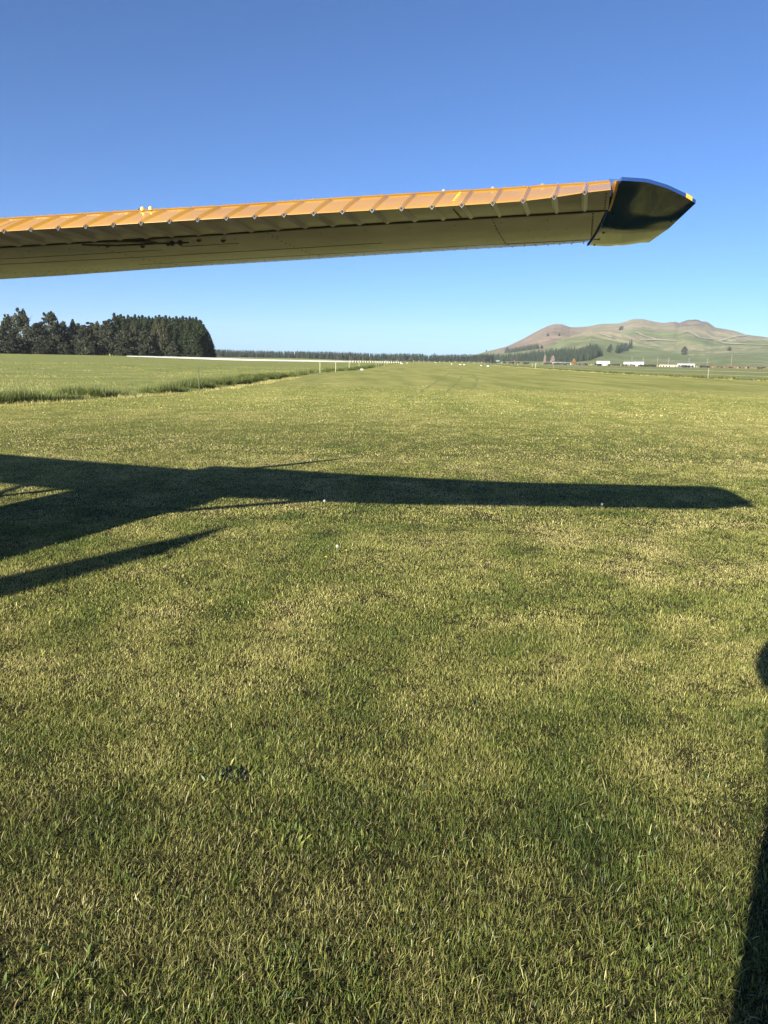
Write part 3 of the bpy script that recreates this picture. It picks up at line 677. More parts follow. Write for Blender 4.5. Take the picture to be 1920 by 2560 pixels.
for sgn in (-1, 1):
    b = Vector((.04+sgn*.120, .415, 1.56))
    for j, ln in enumerate((.07, .078, .074, .06)):
        r0 = b+Vector((0, 0.0, .022-.018*j)); skin('finger', [(*r0, .010), (*(r0+Vector((-sgn*.012, .02, 0))), .009), (*(r0+Vector((-sgn*.035, .026, .002))), .008), (*(r0+Vector((-sgn*ln*.8, .024, 0))), .007)], [(0, 1), (1, 2), (2, 3)], M_skin, per, 1)
    skin('thumb', [(*(b+Vector((0, -.01, -.01))), .012), (*(b+Vector((-sgn*.018, -.012, .02))), .010), (*(b+Vector((-sgn*.03, -.008, .045))), .008)], [(0, 1), (1, 2)], M_skin, per, 1)
mb = MB()
mb.loft([[Vector((r*math.cos(a), .03-.01+r*1.12*math.sin(a), z)) for a in np.arange(16)*math.pi/8] for z, r in ((1.655, .096), (1.70, .100), (1.745, .090), (1.785, .060), (1.80, .02))]).build('hair', M_hair, per, smooth=True)
mb = MB(); mb.box((0, 0, 0), (.076, .008, .158)); ph = mb.build('phone', simple('black_phone', (.02, .02, .02), rough=.2)); ph.location = (-0.004, -0.030, EYE-0.055)
ph.rotation_euler = (-PITCH, -ROLL, 0); tag(ph, 'black phone held upright by the photographer', 'phone')
# ------------------------------------------------------------------ fences, markers
M_wpost = simple('pale_post', (0.52, 0.51, 0.33), (0.44, 0.43, 0.27), 8, 0.6)
M_wood = simple('weathered_post', (0.20, 0.17, 0.12), (0.28, 0.24, 0.18), 8, 0.9)
M_green = simple('green_post', (0.05, 0.08, 0.03), (0.08, 0.11, 0.05), 8, 0.6)
M_wire = simple('fence_wire', (0.35, 0.35, 0.33), rough=0.4); M_tape = simple('pale_tape', (0.62, 0.62, 0.45), rough=0.6)
M_white = simple('white_paint', (0.80, 0.79, 0.76), (0.70, 0.69, 0.66), 3, 0.5)
def fence(label, pts, hgts, rad, mat, wires, wmat=M_wire, wr=0.004, insul=False):
    o = empty('fence', (pts[0][0], pts[0][1], float(ground_h(pts[0][0], pts[0][1])))); tag(o, label, 'fence'); base = o.location
    tops = []
    for i, p in enumerate(pts):
        z = float(ground_h(p[0], p[1])); h = hgts[i % len(hgts)] if hasattr(hgts, '__len__') else hgts; r = rad
        c = Vector((p[0], p[1], z))-base; lean = Vector((random.uniform(-.03, .03), random.uniform(-.03, .03), 0))*h
        mb = MB(); mb.tube([c-Vector((0, 0, .1)), c+Vector((0, 0, h*.5))+lean*.5, c+Vector((0, 0, h))+lean], [r, r*.95, r*.85], 7)
        if insul:
            for f in (.62, .95): q = c+Vector((0, 0, h*f))+lean*f; mb.tube([q-Vector((0, r*1.6, 0)), q+Vector((0, r*1.6, 0))], r*.8, 6)
        mt = mat[i % len(mat)] if isinstance(mat, list) else mat
        mb.build('post', mt, o, auto=40); tops.append((c, h, lean))
    for f in wires:
        mb = MB(); q = []
        for i, (c, h, ln) in enumerate(tops):
            p = c+Vector((0, 0, min(h, 1.15)*f))+ln*f; q.append(p)
            if i+1 < len(tops): n2 = tops[i+1][0]+Vector((0, 0, min(tops[i+1][1], 1.15)*f)); q.append((p+n2)/2-Vector((0, 0, .03)))
        mb.tube(q, wr, 4).build('wire', wmat, o)
    return o
# along the left boundary: two dark green stakes, then pale posts running away down the strip
fence('thin wire fence with dark green stakes beside the rank grass on the left', [(-19.5, 8), (-8.62, 33.6), (-8.75, 57.5)], [1.12], 0.022, M_green, (.95,), wr=.002, insul=True)
LP = [G(800, 932), G(839, 930), G(873, 926), G(897.5, 920)]
LP = [(p.x, p.y) for p in LP]
LP += [(-2.6+0.028*(y-140)+random.uniform(-.2, .2), y) for y in (150, 165, 184, 200, 222, 240, 262, 285, 310, 335, 365, 395, 430, 470)]
fence('pale post fence running away along the left edge of the strip', LP, [1.30, 1.28, 1.25, 1.3], 0.033, M_wpost, (.55, .9), wr=.003)
RP = [(52.0, 72.0), (41.6, 95.0), (37.8, 128.0), (38.6, 170.0), (39.6, 196.0), (44.5, 225.0), (44.5, 250.0), (45.5, 268.0), (46.5, 290.0), (47.5, 315.0), (48, 340), (49, 370), (50, 400), (50.5, 430)]
fence('post fence with a pale tape along the right edge of the strip', RP, [1.35, 1.3, 1.05, 1.15, 1.30, 1.2], 0.055, [M_wood, M_wood, M_green, M_wood, M_wpost, M_wpost, M_wpost], (.45, .85), M_tape, .007)
# long white line left of centre: white posts joined by a low white cloth screen, standing in front of the wood
def hz(px, d, z=None):
    r = ray(px, 900); k = d/math.hypot(r.x, r.y); x = r.x*k; y = r.y*k; return Vector((x, y, float(ground_h(x, y)) if z is None else z))
sp_ = [hz(px, d) for px, d in ((318, 290), (420, 296), (520, 303), (650, 312), (860, 335), (1005, 362))]
SP = np.array([[p.x, p.y] for p in sp_]); L_ = along(SP, 1.6)
scr = empty('screen_fence', (L_[0][0], L_[0][1], float(ground_h(*L_[0])))); tag(scr, 'long white cloth screen fence across the pasture in front of the dark wood', 'fence'); B0 = scr.location
for run in range(0, 12):
    i0 = int(run*len(L_)*0.76/12); i1 = int((run+1)*len(L_)*0.76/12)
    vs = []; fs = []
    for k, (x, y) in enumerate(L_[i0:i1+1]):
        z = float(ground_h(x, y)); hh = (0.40+0.52*min(1, (k+i0)/(.22*len(L_))))-0.38*(k+i0)/len(L_)+0.02*math.sin(k*1.7)
        vs += [Vector((x, y, z+0.05))-B0, Vector((x, y, z+hh))-B0, Vector((x, y+.02, z+hh))-B0, Vector((x, y+.02, z+0.05))-B0]
    for k in range(len(vs)//4-1):
        a = 4*k; b = a+4; fs += [[a, b, b+1, a+1], [a+1, b+1, b+2, a+2], [a+2, b+2, b+3, a+3]]
    MB().add(vs, fs).build('cloth', M_white, scr, fix=False)
for k in range(0, len(L_), 1):
    if k < len(L_)*.74 and k % 12: continue
    x, y = L_[k]; z = float(ground_h(x, y))
    if 1:
        c = Vector((x, y, z))-B0
        MB().tube([c, c+Vector((0, 0, .45+.55*min(1, k/(.22*len(L_)))-.36*k/len(L_)))], .17 if k > len(L_)*.7 else .07, 7).build('post', M_white, scr)
# far post-and-rail fence across the end of the strip
FL = [hz(px, d) for px, d in ((965, 640), (1130, 690), (1330, 680), (1550, 660), (1750, 640), (2050, 620))]
FP = along([[p.x, p.y] for p in FL], 6.2)[:98]
far = empty('rail_fence', (*FP[0], float(ground_h(*FP[0])))); tag(far, 'long pale timber post and rail fence across the far end of the field', 'fence'); B1 = far.location
for x, y in FP:
    c = Vector((x, y, float(ground_h(x, y))))-B1; MB().box(c+Vector((0, 0, .62)), (.20, .16, 1.35)).build('post', M_wpost, far)
for f in (1.0,):
    mb = MB()
    for a, b in zip(FP[:-1], FP[1:]):
        p = Vector((*a, f+float(ground_h(*a))))-B1; q = Vector((*b, f+float(ground_h(*b))))-B1; mb.loft([[p+Vector((0, dy, dz)) for dy, dz in ((-.03, -.08), (.03, -.08), (.03, .08), (-.03, .08))], [q+Vector((0, dy, dz)) for dy, dz in ((-.02, -.04), (.02, -.04), (.02, .04), (-.02, .04))]])
    mb.build('rail', M_wood, far)
# white runway markers
def marker(px, py, w_, h_, label):
    w_ *= .75; h_ *= .7
    p = G(px, py); o = empty('runway_marker', (p.x, p.y, float(ground_h(p.x, p.y)))); tag(o, label, 'marker', 'white runway edge markers')
    mb = MB(); n = 18; rr = []
    for t, (z, k) in enumerate(((0, 1.0), (h_*.45, 1.02), (h_*.8, .86), (h_, .55), (h_*.96, .40), (h_*.5, .34), (0.01, .34))):
        rr.append([Vector((k*w_/2*math.cos(a)*(1+.03*math.sin(3*a)), k*w_/2*.8*math.sin(a), z)) for a in np.arange(n)*2*math.pi/n])
    mb.loft(rr, caps=False).build('tyre', M_white, o, auto=50)
    mb = MB(); q = [Vector((w_*.30*math.cos(a), w_*.24*math.sin(a), h_*(.52 if k % 2 else .42))) for k, a in enumerate(np.arange(n)*2*math.pi/n)]
    mb.add(q+[Vector((0, 0, h_*.5))], [[k, (k+1) % n, n] for k in range(n)]).build('cover', simple('marker_cover', (.6, .58, .5), rough=.8), o, fix=False)
marker(905, 925, .72, .26, 'white runway marker at the left edge, nearest the camera')
marker(1004, 909.5, 1.6, .42, 'white runway marker near the end of the left pale fence')
marker(1018, 908.0, .8, .35, 'small white runway marker right of the one by the left fence end')
marker(1089, 907.2, .9, .45, 'white runway marker alone in the middle of the far strip')
marker(1129, 910.3, 1.1, .36, 'white runway marker left of the close pair')
marker(1151, 911.8, 1.3, .38, 'wider white runway marker, left one of the close pair')
marker(1160.5, 912.2, 1.0, .36, 'white runway marker, right one of the close pair')
marker(1203, 914.2, .9, .26, 'low white runway marker between the close pair and the right fence')
marker(1220, 915.6, 1.2, .34, 'white runway marker nearest the right fence line')

# faint wheel tracks in the turf: strips of bruised darker grass
M_track = leaf_mat('bruised_turf', 0.0, 0.9, 0.1)
def wheel_track(pix, wd, label):
    P_ = [G(*p) for p in pix]; L2 = along([[p.x, p.y] for p in P_], 0.7); vs = []; cs = []; K = 5
    d_ = np.gradient(L2, axis=0); d_ /= np.hypot(*d_.T)[:, None]; nn = np.c_[-d_[:, 1], d_[:, 0]]
    V = []
    for j in range(2):
        V.append(np.c_[L2+nn*(wd*(j-.5))*(0.6+0.8*vn(L2[:, 0], L2[:, 1], 1.5, j))[:, None], np.full(len(L2), .004)])
    V = np.concatenate(V); n = len(L2); i = np.arange(n-1)[:, None]; Fq = i+np.array([[0, 1, n+1, n]])
    kp = vn(L2[:-1, 0], L2[:-1, 1], 2.0, 5) > .32; Fq = Fq[kp]
    c = np.array([(0.19, 0.215, 0.065)])*(0.85+0.4*vn(V[:, 0], V[:, 1], .9, 9))[:, None]
    tag(mesh_np('wheel_track', V, [Fq], M_track, colors=c.astype(np.float32)), label, kind='structure')
wheel_track([(1000, 1000), (1050, 980), (1090, 955), (1120, 935), (1128, 925)], .16, 'faint wheel track curving across the middle of the strip')
wheel_track([(1060, 1010), (1110, 985), (1140, 960), (1155, 940)], .16, 'faint wheel track beside the first')
wheel_track([(1183, 968), (1190, 958), (1193, 948), (1180, 935)], .28, 'short dark curved wheel track right of centre')

# ------------------------------------------------------------------ hills
def az_te(px, py):
    r = ray(px, py); return math.atan2(r.x, r.y), r.z/math.hypot(r.x, r.y)
def table(L): 
    q = sorted(az_te(*p) for p in L); return np.array(q)
R1 = table([(1090, 906), (1150, 897), (1195, 884), (1220, 877), (1268, 865), (1312, 844), (1335, 831), (1367, 815), (1385, 809), (1403, 809), (1426, 817), (1449, 817), (1472, 815), (1502, 809), (1550, 807), (1582, 796.5), (1608, 797), (1636, 803), (1658, 806), (1688, 803), (1699, 806.5), (1716, 800.6), (1740, 800), (1768, 806), (1788, 818), (1816, 822), (1842, 827), (1864, 835), (1920, 842.5), (2050, 856), (2300, 890), (2500, 925)])
R2 = table([(1210, 905), (1268, 884), (1357, 867), (1412, 838), (1449, 828), (1480, 819), (1529, 824), (1580, 836), (1640, 846), (1700, 862), (1760, 856), (1842, 850), (1920, 853), (2100, 870), (2400, 920)])
R3 = table([(1330, 905), (1380, 882), (1430, 868), (1475, 852), (1505, 858), (1560, 874), (1650, 872), (1750, 886), (1830, 874), (1920, 882), (2100, 890), (2400, 925)])
def hill_h(x, y, parts=False):
    a = np.arctan2(x, y); r = np.hypot(x, y)
    ff = fbm(x, y, 260, 70, 5)-0.5; gl = np.abs(vn(x+0.4*y, y*0.35, 120, 80)-0.5)
    out = []
    for T, Rr, r0, pw in ((R1, 3300, 1500, 1.15), (R2, 2500, 1250, 1.1), (R3, 1850, 1120, 1.05)):
        te = np.interp(a, T[:, 0], T[:, 1], left=-0.004, right=-0.004); top = np.maximum(te, -0.004)*Rr+1.6
        t = (r-r0)/(Rr-r0); up = np.clip(t, 0, 1)**pw; dn = np.clip(1-(t-1)*0.8, -0.2, 1)
        p_ = np.where(t < 1, up, dn); h = top*p_
        out.append(h-1.5)
    h1, h2, h3 = out
    amp = np.clip(h1, 0, 60)*0.34
    m_ = np.maximum(np.maximum(h1, h2), h3)
    rr = np.exp(-((r-3300)/260)**2)
    h = m_+ff*amp*(1-0.8*rr)-gl*amp*1.1*(1-rr)+(fbm(x, y, 85, 75, 3)-.5)*amp*.75*(1-.85*rr)
    if parts: return h, h1, h2, h3
    return h
na, nr = 620, 230
aa = np.linspace(R1[0, 0]-0.02, R1[-1, 0]+0.05, na); rads = 1080+(4300-1080)*np.linspace(0, 1, nr)
AA, RR = np.meshgrid(aa, rads); HX = RR*np.sin(AA); HY = RR*np.cos(AA)
HZ, h1, h2, h3 = hill_h(HX, HY, True)
# rocky knob under the highest right-hand summit
ka, kt = az_te(1738, 815); rock = np.exp(-(((AA-ka)/0.022)**2+((RR-3200)/190)**2)*1.2); HZ += rock*np.abs(fbm(HX, HY, 45, 90, 4)-.5)*34*0.9
edge = S((RR-1080)/120); HZ = HZ*edge-2.2*(1-edge)
idx = np.arange(na*nr).reshape(nr, na); FQ = np.stack([idx[:-1, :-1], idx[:-1, 1:], idx[1:, 1:], idx[1:, :-1]], -1).reshape(-1, 4)
# land cover colours: green pasture low, dry tussock high, pale clay banks, grey rock
n1 = fbm(HX, HY, 420, 100, 4); n2 = fbm(HX, HY, 60, 110, 4); n3 = fbm(HX, HY, 18, 120, 3)
te_here = HZ/RR
green = np.array([.150, .175, .072]); tan = np.array([.250, .205, .135]); pink = np.array([.185, .130, .095]); rockc = np.array([.115, .098, .088]); pale = np.array([.36, .32, .20]); dkg = np.array([.075, .098, .040])
wt = S((te_here-0.026+0.075*(n1-.5))/0.020)
la, _ = az_te(1490, 830); left = S((la-AA)/0.03)
main = S((h1-np.maximum(h2, h3))/12)
wtan = np.clip(np.maximum(wt*0.9, left*main*S((te_here-.008)/.01)), 0, 1)
dry = tan*(1-left[..., None]*.75)+pink*left[..., None]*.75
# sunny crest of the left summit is bare tan
ca, _ = az_te(1425, 812); crest = np.exp(-((AA-ca)/.020)**2)*S((te_here-.047)/.006); dry = dry*(1-crest[..., None])+np.array([.40, .28, .17])*crest[..., None]
c = green*(1-wtan[..., None])+dry*wtan[..., None]
c = c*(0.62+0.78*n2)[..., None]
q = S((n3-.60)/.08)*S((n1-.42)/.2)*(1-wtan*.5); c = c*(1-.55*q[..., None])+pale*.55*q[..., None]
q = S((.36-n3)/.06)*S((n2-.5)/.2); c = c*(1-.6*q[..., None])+dkg*.6*q[..., None]
# pale streaky dry bank on the nearest spur
sa, _ = az_te(1440, 865); bk = np.exp(-(((AA-sa)/.026)**2+((RR-1800)/330)**2))*S((n2-.42)/.2); c = c*(1-.6*bk[..., None])+np.array([.32, .27, .16])*.6*bk[..., None]
rk = np.clip(rock*2.2, 0, 1)*S((n2-.38)/.25); c = c*(1-rk[..., None])+rockc*(0.6+0.8*n3)[..., None]*rk[..., None]
low = S((1350-RR)/200); c = c*(1-low[..., None])+np.array([.17, .185, .075])*low[..., None]
M_hill = leaf_mat('hill_grass', 0.0, 0.95, 0.05)
ho = mesh_np('hills', np.stack([HX, HY, HZ], -1).reshape(-1, 3), [FQ], M_hill, colors=c.reshape(-1, 3).astype(np.float32), smooth=True)
tag(ho, 'green and tan grassy hills', kind='structure')
def hz_at(x, y):
    a = math.atan2(x, y); r = math.hypot(x, y); fi = (a-aa[0])/(aa[1]-aa[0]); fj = (r-rads[0])/(rads[1]-rads[0]); i = int(fi); j = int(fj)
    if i < 0 or j < 0 or i >= na-1 or j >= nr-1: return -1.2
    u = fi-i; v = fj-j; return float((HZ[j, i]*(1-u)+HZ[j, i+1]*u)*(1-v)+(HZ[j+1, i]*(1-u)+HZ[j+1, i+1]*u)*v)
def hit(px, py):
    d = ray(px, py); k = 1/math.hypot(d.x, d.y); prev = None
    for r in np.arange(1085, 4200, 6.0):
        x = d.x*k*r; y = d.y*k*r; z = EYE+d.z*k*r; t = hz_at(x, y)
        if z <= t: return Vector((x, y, t))
    return None
# farm tracks cut across the hillside
M_clay = simple('pale_clay', (.31, .275, .185), (.27, .24, .16), .05, .95)
def farm_track(pix, wd, label):
    pts = []
    for (x0, y0), (x1, y1) in zip(pix[:-1], pix[1:]):
        n = max(2, int(abs(x1-x0)/2.0)+int(abs(y1-y0)/1.5))
        for i in range(n):
            h = hit(x0+(x1-x0)*i/n, y0+(y1-y0)*i/n)
            if h is not None: pts.append(h)
    if len(pts) < 3: return
    P2 = [pts[0]]
    for p in pts[1:]:
        if (p-P2[-1]).length < 330: P2.append(p)
    vs = []
    for i, p in enumerate(P2):
        d = (P2[min(i+1, len(P2)-1)]-P2[max(0, i-1)]); d.z = 0
        if d.length < 1e-3: d = Vector((1, 0, 0))
        d.normalize(); nrm = Vector((-d.y, d.x, 0))*wd/2
        for sg in (-1, 0, 1):
            q = p+nrm*sg; vs.append((q.x, q.y, hz_at(q.x, q.y)+2.6))
    fs = []
    for i in range(len(P2)-1): a = 3*i; fs += [[a, a+1, a+4, a+3], [a+1, a+2, a+5, a+4]]
    tag(MB().add(vs, fs).build('farm_track', M_clay, fix=False), label, kind='structure')
farm_track([(1705, 833), (1722, 831), (1738, 838), (1748, 846), (1765, 848), (1800, 851)], 11, 'pale farm track winding below the rocky summit')
farm_track([(1868, 839), (1840, 842), (1815, 849), (1796, 855), (1815, 860), (1870, 863), (1925, 864)], 12, 'pale hairpin farm track on the right shoulder')
farm_track([(1590, 831), (1612, 842), (1640, 850)], 9, 'pale farm track running down the middle slope')
farm_track([(1600, 853), (1640, 851), (1690, 854)], 10, 'thin pale farm track across the middle slope')
farm_track([(1492, 834), (1510, 840), (1530, 846)], 8, 'short pale clay cutting on the front spur')

# a very distant low range left of centre
mb = MB(); vs = []; n = 60
for k in range(n+1):
    px = 500+k*2.2; r = ray(px, 890); d = 5000/math.hypot(r.x, r.y); h = 53*math.exp(-((k-14)/13)**2)*(1+.1*math.sin(k)); 
    vs += [(r.x*d, r.y*d, -3), (r.x*d*1.05, r.y*d*1.05, h+2), (r.x*d*1.2, r.y*d*1.2, -3)]
mb.add(vs, [f for k in range(n) for f in ([3*k, 3*k+3, 3*k+4, 3*k+1], [3*k+1, 3*k+4, 3*k+5, 3*k+2])]); tag(mb.build('distant_hills', simple('far_hill', (.13, .14, .10), rough=.95), smooth=True), 'low blue hills on the horizon', kind='structure')

# ------------------------------------------------------------------ trees
ORD = ['first', 'second', 'third', 'fourth', 'fifth', 'sixth', 'seventh', 'eighth', 'ninth', 'tenth', 'eleventh', 'twelfth', 'thirteenth', 'fourteenth', 'fifteenth', 'sixteenth', 'seventeenth', 'eighteenth', 'nineteenth', 'twentieth', 'twenty-first', 'twenty-second', 'twenty-third', 'twenty-fourth', 'twenty-fifth', 'twenty-sixth', 'twenty-seventh', 'twenty-eighth', 'twenty-ninth', 'thirtieth', 'thirty-first', 'thirty-second', 'thirty-third', 'thirty-fourth']
def leaf_cloud(centres, radii, per, size, cols, flat=0.8, up=0.0):
    n = len(centres)*per; ci = np.repeat(np.arange(len(centres)), per)
    d = rng.normal(size=(n, 3)); d /= np.linalg.norm(d, axis=1)[:, None]; rr = rng.random(n)**(1/2.2)
    p = centres[ci]+d*rr[:, None]*radii[ci]
    a = rng.normal(size=(n, 3)); a[:, 2] *= flat; a /= np.linalg.norm(a, axis=1)[:, None]; b = np.cross(a, rng.normal(size=(n, 3))); b /= np.linalg.norm(b, axis=1)[:, None]
    sz = size*(0.6+0.8*rng.random(n))[:, None]
    V = np.stack([p-a*sz, p+b*sz*.55, p+a*sz, p-b*sz*.55], 1)
    c = cols[rng.integers(0, len(cols), n)]*(0.7+0.6*rng.random(n))[:, None]*(0.8+0.4*rng.random(len(centres)))[ci][:, None]
    return V.reshape(-1, 3), np.arange(n*4).reshape(n, 4), np.repeat(c, 4, 0)
def tree_crown_mesh(kind, seed, H=18.0, quality=1.0):
    global rng
    rng = np.random.default_rng(seed)
    if kind == 'conifer':
        W = H*0.19; lev = np.linspace(0.06, 0.99, 34); C_ = []; Rd = []
        for t in lev:
            rad = W*(1-t)**0.62*(0.85+.3*rng.random())
            k = max(3, int(9*(1-t)+3)); a0 = rng.random()*6
            for i in range(k):
                a = a0+2*np.pi*i/k+rng.normal(0, .15); r = rad*(0.55+.45*rng.random()); C_.append((r*np.cos(a), r*np.sin(a), H*t+.25*r)); s_ = .30*rad+.22; Rd.append((s_, s_, s_*.55))
            if rng.random() < .8: C_.append((0, 0, H*t)); Rd.append((rad*.4+.1,)*3)
        C_.append((0, 0, H*.985)); Rd.append((.14, .14, .5))
        cols = np.array([(.022, .037, .018), (.034, .052, .022), (.052, .066, .030), (.040, .046, .026)])
        V, F, c = leaf_cloud(np.array(C_), np.array(Rd), int(34*quality), .26, cols, up=.3)
    elif kind == 'columnar':
        C_ = []; Rd = []
        for t in np.linspace(.03, .97, 40):
            rad = H*.16*(math.sin(math.pi*min(1, t*.62+.28))**.8)*(1.0 if t < .8 else (1-t)/.2*.9+.1)
            for i in range(7): a = rng.random()*6.28; r = rad*(.5+.5*rng.random()); C_.append((r*np.cos(a), r*np.sin(a), H*t)); s_ = .35+.2*rng.random(); Rd.append((s_, s_, s_*1.9))
        cols = np.array([(.060, .066, .032), (.078, .080, .042), (.045, .055, .028), (.10, .095, .055)])
        V, F, c = leaf_cloud(np.array(C_), np.array(Rd), int(36*quality), .25, cols)
    else:
        C_ = []; Rd = []; dens = 120
        for i in range(dens):
            t = rng.random()**1.05; a = rng.random()*6.28; rad = H*.38*math.sin(math.pi*min(1, .25+.72*t))**.7; r = rad*rng.random()**.5
            C_.append((r*np.cos(a), r*np.sin(a), H*(.03+.90*t))); s_ = H*(.045+.05*rng.random()); Rd.append((s_, s_, s_*.75))
        for i in range(7): a = rng.random()*6.28; r = H*.15*rng.random(); C_.append((r*np.cos(a), r*np.sin(a), H*(.90+.10*rng.random()))); s_ = H*.035; Rd.append((s_, s_, s_*1.2))
        cols = np.array([(.034, .041, .025), (.055, .060, .036), (.024, .031, .021), (.080, .080, .052)])
        if kind == 'grey': cols = cols*1.35
        V, F, c = leaf_cloud(np.array(C_), np.array(Rd), int(62*quality), .38, cols)
    return V, F, c
def make_tree(kind, seed, H, q, label=None):
    o = empty('pine_tree' if kind == 'conifer' else 'tree'); V, F, c = tree_crown_mesh(kind, seed, H, q)
    mesh_np('crown', V, [F], M_leaf, parent=o, colors=c.astype(np.float32))
    r_ = random.Random(seed); mb = MB(); mb.tube([(0, 0, -.3), (.1, 0, H*.3), (-.05, .1, H*.6), (0, 0, H*.93)], [H*.017+.05, H*.013, H*.008, .03], 8)
    if kind != 'conifer':
        for i in range(9):
            a = r_.random()*6.28; z = H*(.06+.5*r_.random()); l = H*(.18+.14*r_.random()); mb.tube([(0, 0, z), (l*.5*math.cos(a), l*.5*math.sin(a), z+l*.5), (l*math.cos(a), l*math.sin(a), z+l*1.25)], [H*.008, H*.005, .03], 5)
    else:
        for i in range(12): a = r_.random()*6.28; z = H*(.1+.06*i); l = H*.15*(1-z/H)+.3; mb.tube([(0, 0, z), (l*math.cos(a), l*math.sin(a), z+l*.15)], [.06, .02], 4)
    mb.build('trunk', M_bark, o, smooth=True); return o
protos = {}
for kind, n_, H_ in (('conifer', 3, 18.0), ('columnar', 2, 18.0), ('broad', 3, 16.0), ('grey', 2, 16.0)):
    protos[kind] = [[make_tree(kind, 100+17*i+hash(kind[0]) % 1 + len(kind)*7, H_, 1.0), H_, False] for i in range(n_)]
def put_tree(kind, i, loc, H, label, wd=1.0, group=None, cat='tree'):
    p = protos[kind][i % len(protos[kind])]; o = copy_tree(p[0]); o.location = loc; s_ = H/p[1]; o.scale = (s_*wd, s_*wd, s_); o.rotation_euler = (0, 0, random.random()*6.28)
    if 'group' in o.keys(): del o['group']
    return tag(o, label, cat, group)
# the wood on the left: (px of centre, px of top, distance, kind, variant, width)
def wood(px, ytop, d, kind, var, wd, label, group):
    d += 22; b = hz(px, d); r = ray(px, ytop); top = EYE+r.z/math.hypot(r.x, r.y)*d; H = top-b.z+.2
    return put_tree(kind, var, b, H, label, wd, group)
GW = 'trees of the dark wood behind the white screen fence'
LT = [
 (8, 822, 318, 'grey', 0, 1.0, 'grey green leafy tree cut by the left edge of the photo'),
 (30, 790, 322, 'broad', 0, .75, 'leafy tree with thin grey top, second from the left edge'),
 (62, 775, 318, 'grey', 1, .85, 'tallest loose crowned grey green tree at the left of the wood'),
 (95, 815, 305, 'broad', 1, 1.15, 'dense lower tree just right of the tall loose crowned one'),
 (132, 783, 320, 'grey', 0, .9, 'second tall loose crowned tree of the left group'),
 (160, 806, 330, 'broad', 2, .9, 'dark leafy tree right of the second tall loose crown'),
 (188, 800, 325, 'columnar', 0, .95, 'brighter green pointed crown in the dip of the wood'),
 (215, 818, 308, 'broad', 0, 1.2, 'low dark bushy tree in the dip of the wood'),
 (248, 805, 330, 'columnar', 1, 1.1, 'sunlit rounded green tree left of the first tall pine'),
 (276, 800, 305, 'broad', 1, .95, 'rounded olive tree in front of the first tall pine'),
 (366, 828, 296, 'broad', 2, 1.1, 'dark squat tree in front of the pine row'),
 (318, 822, 298, 'broad', 0, 1.25, 'dark broad tree low in front of the pine row'),
 (398, 795, 300, 'columnar', 0, 1.15, 'olive leafy column standing in front of the pines'),
 (412, 800, 298, 'columnar', 1, 1.0, 'lower olive leafy column right beside the taller one'),
 (338, 806, 305, 'columnar', 1, 1.1, 'olive leafy column left of the pair in front of the pines'),
]
for q in LT: wood(*q, GW)
for k, (px, yt, d, wd) in enumerate([(20, 812, 338, 1.5), (108, 806, 338, 1.5), (150, 812, 338, 1.5), (205, 812, 338, 1.5), (235, 808, 338, 1.4)]):
    wood(px, yt, d, 'broad', k, wd, ['dark tree filling the back of the wood at its left end', 'dark tree seen behind the two tall loose crowns', 'dark back row tree below the second loose crown', 'dark back row tree in the dip of the wood', 'dark back row tree left of the first tall pine'][k], GW)
for k in range(22):
    px = 4+k*23.5+random.uniform(-5, 5); d = 300+random.uniform(-4, 10)+22; b = hz(px, d); put_tree('broad' if k % 3 else 'grey', k, b-Vector((0, 0, .8)), random.uniform(5.0, 8.5), ORD[k]+' low shrubby tree from the left along the foot of the wood', 1.25, 'shrubby trees at the foot of the wood')
tops = [(292, 784), (300, 790), (308, 787), (316, 792), (326, 789), (334, 793), (343, 788), (352, 791), (361, 789), (369, 794), (377, 792), (386, 795), (394, 791), (403, 789), (411, 793), (419, 790), (428, 793), (437, 795), (445, 792), (453, 796), (461, 791), (469, 795), (478, 793), (486, 795), (494, 794)]
for k, (px, yt) in enumerate(tops):
    wood(px, yt, 318+8*(k % 3), 'conifer', k, 1.0, ORD[k]+' pine from the left in the even topped row behind the white screen fence' if 0 < k else 'tall pointed pine that starts the row at its left end', GW)
for k, (px, yt, d, lb) in enumerate([(474, 806, 300, 'front pine with layered lighter boughs near the right end of the wood'), (455, 812, 302, 'slim front pine left of the lighter layered one'), (503, 801, 312, 'pine at the top of the sloping right end of the wood'), (511, 812, 310, 'pine one step down the sloping right end of the wood'), (519, 826, 308, 'shorter pine low on the sloping right end of the wood'), (527, 842, 306, 'last low pine at the right end of the wood'), (490, 822, 297, 'dark pine in front at the right end of the wood'), (508, 838, 300, 'low dark pine in front of the sloping end of the wood')]):
    wood(px, yt, d, 'conifer', k, 1.35, lb, GW)

